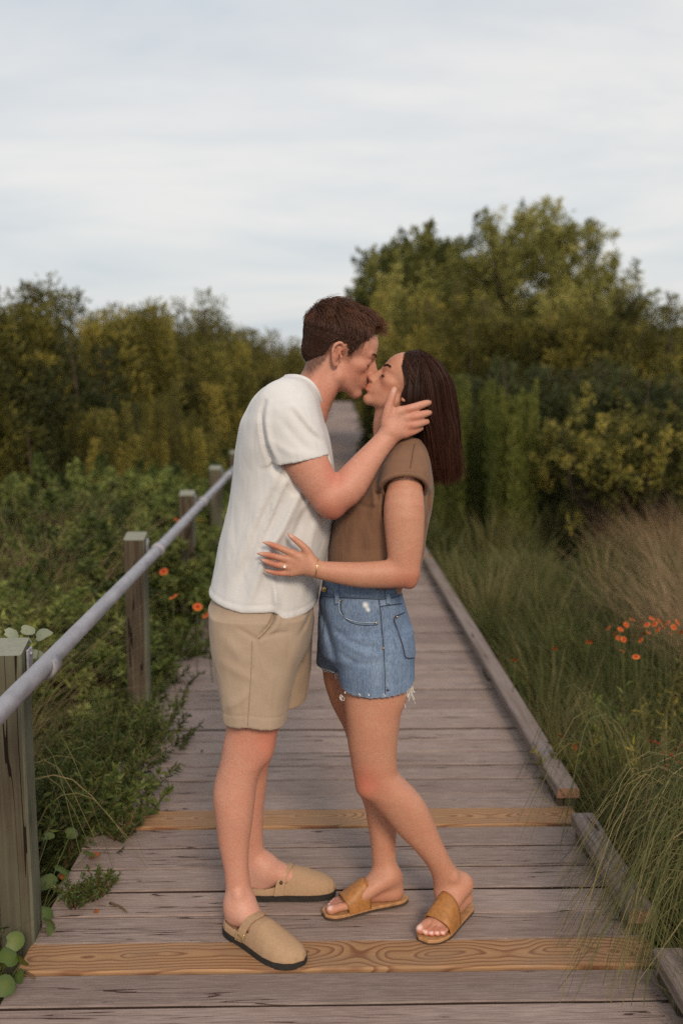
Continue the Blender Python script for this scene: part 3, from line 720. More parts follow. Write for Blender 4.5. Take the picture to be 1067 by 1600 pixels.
finger(F, [(636, 665, hb, 7.3), (647, 664, hb - .005, 6.6), (658, 661, hb + .002, 5.8), (667, 659, hb + .014, 4.6)])
finger(F, [(633, 677, hb + .002, 6.8), (643, 675, hb, 6.0), (651, 672, hb + .005, 5.2), (658, 669, hb + .015, 4.2)])
finger(F, [(603, 660, hb - .002, 8.5), (606.5, 640, hb - .002, 7.6), (611, 624, hb + .002, 6.6), (616, 609, hb + .008, 5.2)])
# far arm round her back
F.add(chain([pr(452, 655, 2.80, 34), pr(480, 720, 2.83, 31), pr(508, 768, 2.845, 27), pr(550, 790, 2.845, 23), pr(600, 800, 2.83, 16), pr(612, 801, 2.825, 15)], 16), .015)
for dy in (-12, -4, 4, 12):
    F.add(cone(P(610, 800, 2.822), P(634, 800 + dy, 2.815), .014, .011), .01); finger(F, [(634, 800 + dy, 2.815, 6), (650, 800 + dy * 1.3, 2.81, 5.5), (662, 799 + dy * 1.4, 2.80, 4.5)])
finger(F, [(612, 790, 2.82, 7), (620, 776, 2.815, 6.5), (630, 766, 2.81, 5)])
def paint_man(V, red, pale, dark):
    hm.paint(V, red, pale, dark, lip=0.55, blush=0.30)
    red += 0.5 * near(V, P(422, 1160, 2.50), .06) + .5 * near(V, P(418, 1172, 2.72), .05) + .55 * near(V, P(520, 800, 2.47), .05) + .45 * near(V, P(521, 742, 2.46), .035)
    for x, y in ((640, 640), (646, 652), (645, 664), (641, 675), (611, 625)): red += .35 * near(V, P(x, y, 2.545), .012)
    red += .25 * near(V, P(500, 628, 2.62), .06)
    pale += .75 * near(V, P(616, 609, 2.552), .0075)
    pale += .35 * near(V, P(372, 1430, 2.52), .06) + .35 * near(V, P(405, 1372, 2.73), .06)
    L = hm.loc(V)   # clipped hair fading out over the nape, round the ear and on the temple
    nz = vnoise(V, 90, 2) * .3 + vnoise(V, 210, 4) * .3
    fade = np.clip((L[:, 2] - (mhl(L[:, 0]) - np.interp(L[:, 0], [-.1, .0], [.24, .12]))) / .17, 0, 1) * (L[:, 0] < .25) * (np.abs(L[:, 1]) < .325) * (np.abs(L) < .8).all(1)
    dark += .82 * np.clip(fade * (1 + nz), 0, 1) ** 1.3
    jaw = np.exp(-((L[:, 2] + .30) / .11) ** 2) * np.clip((L[:, 0] - .02) * 5, 0, 1) * (np.abs(L) < .8).all(1); dark += .07 * jaw * (1 + 2 * nz)
man, Vm, Qm = finish(F, .0032, 'person', M_SKIN_M, paint_man)
tag(man, 'person in a white t-shirt and khaki shorts leaning in to kiss', 'person')

# shirt
F = Field()
tee = [(586, 447, 476, YM, .055), (592, 436, 488, YM, .085), (607, 410, 497, YM, .135), (622, 396, 501, YM, .172), (640, 386, 504, YM, .19), (660, 377, 508, YM, .196), (689, 371, 516, YM, .193), (727, 366, 522, YM, .182), (772, 360.5, 523, YM, .174), (813, 352, 519, YM, .17), (850, 342.5, 514, YM, .17), (899, 333.5, 503, YM, .172), (937, 324, 497, YM, .176), (975, 320, 493, YM, .178)]
F.add(stack(tee, 2.35), .01)
F.add(chain([pr(446, 632, 2.535, 40), pr(455, 668, 2.515, 42.5), pr(470, 713, 2.497, 43), pr(480, 738, 2.49, 43)], 10, (0, 1, 0), .86), .035)
F.sub(chain([pr(497, 586, YM, 34), pr(484, 615, YM, 37), pr(474, 638, YM, 38)], 6), .006)                              # neck opening
sA, sB = P(428, 727.5, 2.49), P(511, 711.5, 2.49); sd_ = sB - sA; sn = np.array([sd_[2], 0, -sd_[0]]); sn /= np.linalg.norm(sn); sn *= -1 if sn[2] > 0 else 1
slv = cone(P(456, 672, 2.51), P(482, 745, 2.49), PX(35, 2.5), PX(38.5, 2.49), (0, 1, 0), .82)
def slv_cut(p):        # nothing of the sleeve tube below its hem (front of the trunk surface only)
    return np.minimum((p - sA) @ sn, 9)
def slv_region(p): return np.maximum(p[:, 1] - 2.515, np.maximum(-(p - sA) @ sn, np.abs(p[:, 0] - P(470, 735, 2.49)[0]) - .10))
tshape = stack(tee, 2.35)
F.sub((lambda p: np.maximum(slv_region(p), -(tshape[0](p) - .0)), P(400, 900, 2.3), P(545, 690, 2.52)), .003)
F.sub((lambda p: np.maximum(np.maximum(slv[0](p), -(p - sA) @ sn - .022), -(tshape[0](p) + .004)), P(405, 780, 2.36), P(540, 690, 2.56)), .003)
hx = [300, 324, 353, 380, 410, 430, 436, 441, 450, 464, 480, 496, 520]; hy = [938, 942, 950.5, 955, 954, 953.5, 959, 965, 966, 964.5, 961, 955, 950]
hX = [P(x, y, 2.52)[0] for x, y in zip(hx, hy)]; hZ = [P(x, y, 2.52)[2] for x, y in zip(hx, hy)]
def hem(p): return np.interp(p[:, 0], hX, hZ)
F.cut(lambda p: hem(p) - p[:, 2], .004)
inner = stack(tee, 2.35, -.013); F.sub((lambda p: np.maximum(inner[0](p), p[:, 2] - hem(p) - .03), *inner[1:]), .002)
F.disp(*folds([([(438, 735), (405, 800), (360, 905)], 0.0060, .014), ([(452, 745), (425, 800), (392, 870)], 0.0083, .011), ([(447, 760), (432, 800), (402, 870)], -0.0060, .007), ([(470, 770), (440, 830), (415, 870), (388, 945)], 0.0135, .012), ([(481, 775), (462, 830), (440, 880), (420, 950)], -0.0075, .012), ([(430, 770), (398, 850), (370, 930)], -0.0060, .012),
    ([(505, 800), (485, 850), (470, 945)], 0.0060, .014), ([(500, 760), (470, 800), (448, 850)], 0.0060, .009), ([(428, 905), (432, 953)], 0.0090, .008)], 2.49))
F.disp(*folds([([(415, 628), (409, 650), (414, 690), (428, 725)], -0.0078, .005), ([(421, 628), (417, 655), (423, 692), (436, 720)], 0.0052, .007), ([(455, 640), (478, 670), (500, 690)], -0.0052, .006), ([(463, 634), (486, 664), (506, 684)], 0.0046, .007), ([(440, 655), (470, 690), (490, 705)], -0.0033, .008), ([(430, 690), (455, 705), (480, 708)], 0.0026, .009), ([(418, 700), (428, 730), (446, 748)], -0.0065, .008)], 2.49))
F.disp(lambda p: .0014 * vnoise(p * [1, 1, .6], 9, 3) + .0008 * vnoise(p, 22, 4), [-1, 2, .5], [1, 3, 1.8])
# turned hem band
F.disp(lambda p: -.0010 * np.exp(-((p[:, 2] - hem(p) - .009) / .007) ** 2) + .0012 * np.exp(-((p[:, 2] - hem(p) - .021) / .0025) ** 2), [-1, 2, .5], [1, 3, .95])
shirt, Vs, Qs = finish(F, .0034, 'shirt', M_TEE, None, man, 3)
# collar rib: a band round the neck opening
th = np.linspace(0, 2 * np.pi, 49)[:-1]
tip, bk = P(503, 641, YM), P(446, 588, YM)
ring = np.array([(tip + bk) / 2 + (tip - bk) / 2 * math.cos(t) * .98 + np.array([.02, 0, .028]) * math.sin(t) ** 2 + np.array([0, 1, 0]) * .076 * math.sin(t) for t in th])
V, Fq = tube(np.vstack([ring, ring[:1]]), .0055, 8, False); obj('collar', mesh_np('collar', V, Fq), M_TEE, shirt)

# shorts
F = Field()
F.add(stack([(925, 335, 484, YM, .165), (948, 329, 490, YM, .172), (975, 330, 489, YM, .174), (1002, 332.4, 484, YM, .17), (1030, 337, 470, YM, .15)], 2.5), .02)
F.add(stack([(960, 331, 480, 2.575, .10), (1002, 332.4, 474, 2.572, .105), (1047, 338, 462, 2.568, .105), (1092, 344.7, 453.5, 2.562, .103), (1137, 350, 447, 2.557, .102), (1150, 352, 446, 2.556, .102)], 2.6), .025)
F.add(stack([(960, 360, 489, 2.745, .10), (1002, 365, 488, 2.748, .10), (1047, 372, 485.5, 2.75, .10), (1087, 376, 481, 2.752, .10), (1110, 378, 478, 2.752, .10)], 2.6), .02)
hzn = lambda p: np.interp(p[:, 0], [P(345, 1128, 2.5)[0], P(387, 1137.5, 2.47)[0], P(437, 1136.5, 2.5)[0]], [P(345, 1128, 2.53)[2], P(387, 1137.5, 2.46)[2], P(437, 1136.5, 2.5)[2]])
zfar = P(470, 1090, 2.72)[2]
split = 2.655
F.cut(lambda p: np.where(p[:, 1] < split, hzn(p), zfar + .25 * (p[:, 1] - 2.72)) - p[:, 2], .003)
for rows in ([(1080, 351, 447, 2.562, .094), (1160, 357, 441, 2.556, .094)], [(1040, 380, 479, 2.75, .092), (1120, 384, 473, 2.752, .092)]): F.sub(stack(rows, 2.5), .003)
F.disp(*folds([([(430, 952), (424, 975), (403, 998)], -.009, .0045), ([(438, 962), (428, 985), (408, 1004)], .004, .008), ([(405, 1000), (430, 992), (452, 992)], -.004, .006), ([(372, 985), (398, 1000), (403, 1020)], -.003, .006), ([(345, 1040), (380, 1055), (395, 1065)], .003, .012), ([(352, 1110), (375, 1095), (392, 1078)], .0035, .009), ([(350, 1000), (385, 1040)], .003, .014), ([(470, 1000), (455, 1040), (440, 1100)], .003, .016), ([(487, 965), (478, 985), (466, 1000)], -.005, .006), ([(395, 1000), (393, 1060), (387, 1136)], -.0018, .003)], 2.46))
F.disp(lambda p: .0015 * vnoise(p, 8, 11) + .0007 * vnoise(p, 20, 12), [-1, 2, .3], [1, 3, 1.0])
F.disp(lambda p: np.where(p[:, 1] < split, .0015 * np.exp(-((p[:, 2] - hzn(p) - .034) / .0022) ** 2), 0), [-1, 2, .3], [1, 3, .7])
shorts, _, _ = finish(F, .0034, 'shorts', M_CHINO, None, man)
def on_surface(pts_px, Vsurf, off=.0012, Y=2.5, tol=.006):
    """lift photo polyline onto the camera side of a garment: nearest surface depth at that direction"""
    o_ = []
    D = Vsurf - np.array([0, 0, CAM_H]); D = D / D[:, 1:2]
    for x, y in pts_px:
        r_ = ray(x, y); r_ = r_ / r_[1]; e_ = np.abs(D - r_).max(1); c_ = np.nonzero(e_ < tol / 2.5)[0]
        Yv = Vsurf[c_, 1].min() if len(c_) else Y
        o_.append(P(x, y, Yv - off))
    return np.array(o_)
def seam(name, pts, Vsurf, mat, parent, rad=.0011, m=20, off=.0004, sm=True):
    q = np.array(spline(np.array(pts, float), m)); w3 = on_surface(q, Vsurf, off)
    if sm and len(w3) > 4:
        for _ in range(2): w3[1:-1] = .5 * w3[1:-1] + .25 * (w3[:-2] + w3[2:])
    V, F_ = tube(w3, rad, 5); return obj(name, mesh_np(name, V, F_), mat, parent)
Vsh = np.array([v.co[:] for v in shorts.data.vertices])
seam('seam', [(394, 1002), (393, 1040), (390, 1090), (387, 1134)], Vsh, M_TAUPE, shorts, .0006)
seam('pocket_edge', [(430, 955), (427, 970), (416, 986), (404, 998)], Vsh, M_TAUPE, shorts, .0014)

# clogs
def clog(ft, L_, side, name='clog'):
    """side: +1 buckle on the +v side"""
    xs = np.array([0, .012, .03, .06, .10, .13, .165, .2, .235, .262, .28, .29]) * L_ / .29; wl = np.array([.002, .022, .031, .036, .038, .041, .046, .05, .049, .040, .026, .002]); hh = np.array([.03, .045, .05, .051, .062, .082, .080, .068, .056, .046, .036, .022])
    mv = np.array([0, 0, 0, 0, .001, .002, .003, .004, .003, 0, -.003, -.005]) * -side
    F = Field(); Mf = ft.M(); root_pts = [ft.w(u, v, z) for u in (0, L_) for v in (-.06, .06) for z in (0, .12)]; lo, hi = np.min(root_pts, 0), np.max(root_pts, 0)
    def loc(p): return (p - ft.h) @ Mf
    def upper(p):
        q = loc(p); w_ = np.interp(q[:, 0], xs, wl); h_ = np.interp(q[:, 0], xs, hh); vc = np.interp(q[:, 0], xs, mv); zz_ = (q[:, 2] - .014)
        k = ((np.abs(q[:, 1] - vc) / w_) ** 2.3 + (np.abs(zz_) / (h_ - .010)) ** 2.3) ** (1 / 2.3)
        return np.maximum(np.maximum((k - 1) * np.minimum(w_, h_), .014 - q[:, 2]), np.maximum(-q[:, 0] + .0, q[:, 0] - L_))
    F.add((upper, lo, hi), .004)
    def opening(p):
        q = loc(p); w_ = np.interp(q[:, 0], xs, wl) - .007; vc = np.interp(q[:, 0], xs, mv)
        e = np.maximum(np.abs(q[:, 1] - vc) - w_, np.maximum(.014 - q[:, 0], q[:, 0] - .128 * L_ / .29 - .02 * 0)); top = np.maximum(.047 + np.interp(q[:, 0], [0, .1, .13], [0, .004, .03]) - q[:, 2], np.abs(q[:, 0] - .05) - .084 * L_ / .29)
        return np.minimum(np.maximum(e, .03 - q[:, 2]), top)
    F.sub((opening, lo, hi), .004)
    V, Q = F.mesh(.0025, 1); up = obj(name, mesh_np(name, V, Q), M_SUEDE, man); 
    # sole
    xo = np.linspace(0, 1, 40); xx = L_ * (.5 - .5 * np.cos(np.pi * xo)); w_ = np.interp(xx, xs, wl) + .0035; vc = np.interp(xx, xs, mv)
    w_ = np.convolve(np.pad(w_, 2, 'edge'), [.1, .2, .4, .2, .1], 'valid'); w_[0] = w_[-1] = .004
    ol = [(u, c_ + b) for u, b, c_ in zip(xx, w_, vc)] + [(u, c_ - b) for u, b, c_ in zip(xx[::-1], w_[::-1], vc[::-1])]
    bm = bmesh.new()
    lv = [[bm.verts.new(ft.w(u + (.003 if z > .01 else 0) * 0, v, z)) for u, v in ol] for z in (0.001, .012, .018)]
    n_ = len(ol)
    for a, b in zip(lv[:-1], lv[1:]):
        for i_ in range(n_): bm.faces.new((a[i_], a[(i_ + 1) % n_], b[(i_ + 1) % n_], b[i_]))
    bm.faces.new(lv[-1]); bm.faces.new(lv[0][::-1]); bmesh.ops.recalc_face_normals(bm, faces=bm.faces); bm_obj('sole', bm, M_SOLE, up)
    # strap band over the instep
    uu = .118 * L_ / .29; rows = []
    for t in np.linspace(-.08, 1.0, 14):
        ang = np.pi * (.12 + .72 * (1 - t)) if side > 0 else np.pi * (.12 + .72 * t) ; ang = np.pi * t * .86 + .05 * np.pi if side > 0 else np.pi - (np.pi * t * .86 + .05 * np.pi)
        u_ = uu + .016 - .03 * abs(math.cos(ang)) ** 1.5; w2 = np.interp(u_, xs, wl) + .003; h2 = np.interp(u_ + .008, xs, hh) - .0070
        cx, sx_ = math.cos(ang), math.sin(ang); v_ = np.interp(u_, xs, mv) + w2 * math.copysign(abs(cx) ** .85, cx); z_ = .0145 + h2 * abs(sx_) ** .85
        rows.append((u_, v_, z_))
    bm = bmesh.new(); prev = None
    for u_, v_, z_ in rows:
        nv = np.array([0, v_ * 18, (z_ - .02) * 22]); nv = nv / (np.linalg.norm(nv) + 1e-9) * .003
        cur = [bm.verts.new(ft.w(u_ + du, v_ + dv, z_ + dz_)) for du, dv, dz_ in ((-.0125, 0, 0), (.0125, 0, 0), (.0125, nv[1], nv[2]), (-.0125, nv[1], nv[2]))]
        if prev:
            for i_ in range(4): bm.faces.new((prev[i_], prev[(i_ + 1) % 4], cur[(i_ + 1) % 4], cur[i_]))
        else: bm.faces.new(cur)
        prev = cur
    bm.faces.new(prev[::-1]); bmesh.ops.recalc_face_normals(bm, faces=bm.faces); bm_obj('strap', bm, M_SUEDE, up)
    return up, rows
c1, rows = clog(mf_near, .285, 1)
# buckle on the outer side of the near clog, rivet on the far one
def buckle(ft, r_, par, s=1):
    u_, v_, z_ = r_; c = ft.w(u_, v_ + .004 * np.sign(v_), z_ + .002); a = ft.u * .0125; b = np.array([0, 0, .0125]) * .9 - ft.v * np.sign(v_) * .006
    q = [c - a - b, c + a - b, c + a + b, c - a + b, c - a - b]; q = np.vstack([np.linspace(q[i_], q[i_ + 1], 4)[:-1] for i_ in range(4)] + [q[0]])
    V, F_ = tube(q, .0016, 6, False); obj('buckle', mesh_np('buckle', V, F_), M_BRASS, par)
    V, F_ = tube([c - a, c + a], .0013, 6); obj('buckle_pin', mesh_np('buckle_pin', V, F_), M_BRASS, par)
buckle(mf_near, min(rows, key=lambda r_: np.linalg.norm(mf_near.w(*r_) - P(383, 1458, 2.5))), c1)
c2, rows = clog(mf_far, .262, -1)
rb = min(rows, key=lambda r_: np.linalg.norm(mf_far.w(*r_) - P(426, 1379, 2.70)))
V, F_ = tube([mf_far.w(rb[0], rb[1] + .002, rb[2]), mf_far.w(rb[0], rb[1] - .006, rb[2])], [.0058, .0046], 10); obj('rivet', mesh_np('rivet', V, F_), M_SOLEB2, c2)

# ------------------------------------------------------------------ strands
def strand_mesh(paths, width, shade, taper=True):
    """paths (n,m,3) -> ribbons of two crossing-free quads rows, width in metres"""
    n, m, _ = paths.shape; T = np.gradient(paths, axis=1); view = paths - np.array([0, 0, CAM_H]); rv = RNG.normal(size=(n, 1, 3)) * .6
    S = np.cross(T, view / np.linalg.norm(view, axis=2, keepdims=True) + rv); S /= np.linalg.norm(S, axis=2, keepdims=True) + 1e-9
    w_ = np.asarray(width).reshape(-1, 1, 1) * (np.linspace(1, .25, m)[None, :, None] if taper else 1) * .5
    V = np.stack([paths - S * w_, paths + S * w_], 2).reshape(-1, 3)
    b = (np.arange(n)[:, None] * m + np.arange(m - 1)[None]).ravel() * 2
    Q = np.stack([b, b + 1, b + 3, b + 2], 1)
    return V, Q, np.repeat(np.asarray(shade), m * 2)

# man's hair: cropped sides, loose waves on top
F = Field()
F.add(hm.e((-.03, 0, .225), (.445, .352, .375)), .004)
F.add(hm.e((.13, 0, .37), (.29, .26, .178)), .02); F.add(hm.e((-.12, 0, .37), (.29, .27, .17)), .02); F.add(hm.e((.27, .0, .465), (.10, .20, .055)), .012); F.add(hm.e((-.195, 0, -.03), (.225, .215, .19)), .02)
F.cut(lambda p: (mhl(hm.loc(p)[:, 0] + .012 * np.sin(hm.loc(p)[:, 1] * 40)) - hm.loc(p)[:, 2]) * hm.H * .8, .004)
F.disp(lambda p: (.0032 * vnoise(hm.loc(p) * [1.2, 1, 1.6], 5.5, 5) + .0016 * vnoise(hm.loc(p), 12, 6)) * np.clip((hm.loc(p)[:, 2] - .2) * 5, 0, 1), hm.o - .3, hm.o + .3)
V, Q = F.mesh(.003, 1); Nn = vnormals(V, Q); Lh = hm.loc(V)
base_sh = np.full(len(V), .05)
sel = RNG.choice(len(V), 12000); p0 = V[sel]; n0 = Nn[sel]; l0 = Lh[sel]
top = np.clip((l0[:, 2] - .24) / .2, 0, 1)
length = .008 + top * (.022 + .024 * RNG.random(len(sel)))
flow = (hm.M @ np.array([.75, 0, -.35]))[None] * (top * (l0[:, 0] < .2))[:, None] + (hm.M @ np.array([.5, .0, .55]))[None] * (top * (l0[:, 0] >= .2))[:, None] + (hm.M @ np.array([-.55, 0, -.85]))[None] * (1 - top[:, None])
sidew = np.sign(l0[:, 1])[:, None] * hm.M[:, 1][None]; flow = flow + sidew * (.45 * top[:, None]) + np.cross(n0, flow) * (1.1 * top * vnoise(l0, 3.5, 41))[:, None] + RNG.normal(size=(len(sel), 3)) * .13
length *= np.where(l0[:, 0] > .2, .6, 1.0); flow -= n0 * (flow * n0).sum(1)[:, None]; flow /= np.linalg.norm(flow, axis=1)[:, None]
ms = 6; t = np.linspace(0, 1, ms)[None, :, None]; ph = RNG.random((len(sel), 1, 1)) * 6.28; bit = np.cross(n0, flow)[:, None]
paths = p0[:, None] - n0[:, None] * .001 + flow[:, None] * length[:, None, None] * t + n0[:, None] * (.0075 * top[:, None, None] + .0022) * np.sin(t * 2.4) + bit * (.0032 * top[:, None, None]) * np.sin(t * 4 + 3 * vnoise(l0, 4, 44)[:, None, None])
V2, Q2, s2 = strand_mesh(paths, .0011 + .0004 * RNG.random(len(sel)), np.clip(.1 + .9 * (.55 * RNG.random(len(sel)) ** 1.5 + .45 * np.clip(.5 + vnoise(l0, 7, 43), 0, 1)) * (.15 + .85 * top), 0, 1))
# front forelock curls, beyond the forehead
nc = 70; c0 = np.array([hm.w(*q) for q in np.stack([.34 + .06 * RNG.random(nc), -.17 + .34 * RNG.random(nc), .45 + .07 * RNG.random(nc)], 1)])
tt = np.linspace(0, 1, 14)[None, :, None]; rr = (.004 + .006 * RNG.random(nc))[:, None, None]; ph = RNG.random((nc, 1, 1)) * 6.28
f_, u_ = hm.M[:, 0], hm.M[:, 2]; Lc = (.012 + .020 * RNG.random(nc))[:, None, None]
curl = c0[:, None] + (f_ * .9 - u_ * .3)[None, None] * Lc * tt + np.array([0, 0, -1.0])[None, None] * (.010 * tt ** 2) + rr * (np.sin(tt * 6 + ph) - np.sin(ph)) * u_[None, None] + rr * (np.cos(tt * 6 + ph) - np.cos(ph)) * f_[None, None]
V3, Q3, s3 = strand_mesh(curl, np.full(nc, .0011), .5 + .5 * RNG.random(nc))
Va, Fa = join([(V, [Q]), (V2, [Q2]), (V3, [Q3])]); me = mesh_np('hair', Va, Fa); set_attr(me, 'shade', np.concatenate([base_sh, s2, s3])); obj('hair', me, M_HAIR_M, man)
def surf_pts(h, V, ys, zs, off=.0):
    """points of the face surface in front of given local (y, z)"""
    L = h.loc(V); L = L[(L[:, 0] > .2) & (np.abs(L[:, 2]) < .4) & (np.abs(L[:, 1]) < .4) & (L[:, 0] < .7)]; o_ = []
    for y, z in zip(ys, zs):
        c = (np.abs(L[:, 1] - y) < .014) & (np.abs(L[:, 2] - z) < .014); x = L[c, 0].max() if c.any() else .38
        o_.append(h.w(x + off, y, z))
    return np.array(o_)
def brow(h, sg, mat, parent, V, th=1.0, n=170, z0=.105, sh=.4):
    u = RNG.random(n); y = sg * (.05 + .19 * u); z = z0 + .028 * np.sin(u * 2.2) + (RNG.random(n) - .5) * .034 * th * (1 - .55 * u)
    s0 = surf_pts(h, V, y, z, .003); d = h.M @ np.array([-.12, sg * .8, .28]); pa = s0[:, None] + d[None, None] * (.008 * np.linspace(0, 1, 4))[None, :, None]
    V_, Q, s_ = strand_mesh(pa, np.full(n, .0015), RNG.random(n) * sh); me = mesh_np('eyebrow', V_, Q); set_attr(me, 'shade', s_); obj('eyebrow', me, mat, parent)
for sg in (-1, 1): brow(hm, sg, M_HAIR_M, man, Vm, .8, 110, .105, .7)
def lid(h, V, mat, parent, rad=.0013):
    for sg in (-1, 1):
        u = np.linspace(0, 1, 12); q = surf_pts(h, V, sg * (.085 + .13 * u), -.002 - .016 * np.sin(np.pi * (.25 + .6 * u)), .003)
        q[1:-1] = .5 * q[1:-1] + .25 * (q[:-2] + q[2:]); V_, F_ = tube(q, rad * np.sin(np.pi * (.12 + .76 * u)), 5); me = mesh_np('eyelid_line', V_, F_); set_attr(me, 'shade', np.zeros(len(V_))); obj('eyelid_line', me, mat, parent)
lid(hm, Vm, M_HAIR_M, man, .0010)
# ------------------------------------------------------------------ the woman
YW = 2.65
hw = Head(P(635, 613, 2.645), (-math.cos(R(35)), .03, math.sin(R(35))), (math.sin(R(35)), 0, math.cos(R(35))), 0.198)
wf_near = Foot((.424, 2.668), (.277, 2.482), -1); wf_far = Foot((.246, 2.708), (.008, 2.628), 1)
F = Field()
wleg_near = [(1040, 540, 632, 2.56, .066), (1085, 537, 635.5, 2.562, .072), (1118, 539, 625.5, 2.565, .075), (1157, 543, 620.6, 2.565, .069), (1187, 548, 619.4, 2.565, .062), (1204, 551, 621, 2.566, .059), (1223, 558, 636, 2.568, .057), (1236, 564, 649, 2.57, .056), (1252, 580, 662, 2.573, .053), (1277, 602, 674.5, 2.58, .049), (1301, 622, 684.5, 2.588, .045), (1325, 646, 695, 2.596, .041), (1350, 665.7, 708, 2.606, .036), (1370, 675, 722, 2.614, .034), (1386, 677, 726, 2.62, .033), (1400, 678, 721, 2.622, .03)]
wleg_far = [(1030, 503, 580, 2.735, .066), (1062, 506, 588, 2.73, .07), (1092, 515, 598, 2.725, .072), (1140, 538, 608, 2.725, .063), (1190, 552, 615, 2.722, .056), (1245, 566, 620, 2.718, .054), (1279, 573, 621, 2.714, .05), (1299, 576.5, 619.4, 2.71, .045), (1328, 580, 618, 2.705, .037), (1352, 581.6, 619, 2.70, .033), (1374, 580, 621, 2.697, .031), (1390, 577, 623.5, 2.697, .03), (1398, 579, 623, 2.697, .026)]
F.add(stack(wleg_near), .01); F.add(stack(wleg_far), .01)
F.add(ell(P(572, 1228, 2.55), (.022, .034, .026)), .03); F.add(ell(P(577, 1232, 2.71), (.02, .03, .028)), .03)
F.add(ell(P(708, 1371, 2.592), (.011, .010, .011)), .014); F.add(ell(P(605, 1374, 2.67), (.011, .012, .012)), .012)
SOLE_Z = .0165
for ft, lift in ((wf_near, .012), (wf_far, 0)):
    b = ft.big; z = SOLE_Z
    F.add(cone(ft.w(.036, 0, z + .024 + lift), ft.w(.040, 0, z + .06 + lift), .0245, .026), .016)                       # heel
    F.add(chain([[*ft.w(.055, 0, z + .075 + lift * .5), .030], [*ft.w(.10, .003 * b, z + .055), .028], [*ft.w(.145, .004 * b, z + .032), .024], [*ft.w(.172, .003 * b, z + .021), .0185]], 9, ft.v, 1.22), .02)
    F.add(cone(ft.w(.04, 0, z + .018 + lift * .6), ft.w(.16, -.008 * b, z + .016), .019, .016, ft.v, 1.25), .015)
    F.add(cone(ft.w(.168, .020 * b, z + .013), ft.w(.168, -.022 * b, z + .011), .0125, .011), .012)
    L0 = ft.len
    for vv, ue, r0 in ((.024, L0 - .012, .0125), (.005, L0 - .013, .0082), (-.009, L0 - .020, .0076), (-.0215, L0 - .030, .0072), (-.033, L0 - .041, .0068)):
        F.add(chain([[*ft.w(.165, vv * .92 * b, z + .014), r0], [*ft.w((.165 + ue) / 2 + .006, vv * b, z + r0 + .0035), r0 * .88], [*ft.w(ue, vv * b * .98, z + r0 * .98), r0]], 6), .004)
# trunk under the clothes
F.add(stack([(690, 605, 650, YW, .05), (715, 605, 650, YW, .09), (760, 580, 650, YW, .12), (820, 545, 645, YW, .12), (890, 530, 635, YW, .11), (940, 515, 625, YW, .125), (1000, 510, 632, YW, .14)], 2.2), .03)
F.add(chain([pr(618, 705, YW, 31), pr(609, 680, YW, 26), pr(609, 655, YW, 25), pr(620, 628, YW, 27)], 8), .012)
hw.build(F, True)
# near arm
F.add(chain([pr(635, 748, 2.53, 22), pr(632, 770, 2.505, 29), pr(631, 800, 2.49, 32.5), pr(632, 836, 2.482, 30.5), pr(632, 866, 2.477, 27.5), pr(630, 893, 2.472, 24.5)], 12, (0, 1, 0), .84), .015)
F.add(chain([pr(632, 895, 2.472, 24), pr(600, 897.5, 2.468, 22.5), pr(560, 898, 2.462, 20.5), pr(522, 894, 2.456, 17), pr(500, 890.5, 2.452, 14.6), pr(490, 888, 2.452, 14.5)], 14, (0, 1, 0), .84), .007)
F.add(ell(P(641, 909, 2.474), (.013, .018, .016)), .014)
hy_ = 2.456
for kx, ky in ((458, 865), (453, 875.5), (453, 885.5), (456, 895)): F.add(cone(P(490, 884 + (ky - 880) * .25, hy_), P(kx, ky, hy_), .0135, .0102), .010)
F.add(cone(P(488, 880, hy_), P(480, 862, hy_), .0125, .0098), .012)
def wf(rows): finger(F, [(x, y, hy_ + d, r_) for x, y, d, r_ in rows], .005, 10)
wf([(458, 865, 0, 6.2), (446, 860, -.004, 5.5), (432, 854, -.001, 5.0), (420, 849.5, .005, 4.1), (411, 847, .009, 1.6)])
wf([(453, 875.5, 0, 6.2), (440, 872, -.004, 5.6), (425, 868.5, -.001, 5.1), (412, 866, .005, 4.2), (402, 864.5, .009, 1.6)])
wf([(453, 885.5, 0, 6.0), (441, 884.5, -.004, 5.4), (428, 881.5, -.001, 4.9), (415, 877, .005, 4.1), (406, 873.5, .009, 1.6)])
wf([(456, 895, .001, 5.4), (444, 896, -.002, 4.8), (432, 895.5, .001, 4.3), (421, 893, .006, 3.6), (413, 890.5, .010, 1.5)])
wf([(484, 868, 0, 6.8), (476, 856, -.003, 6.1), (466, 847, -.001, 5.3), (457, 840, .004, 4.3), (449.5, 833, .009, 1.6)])
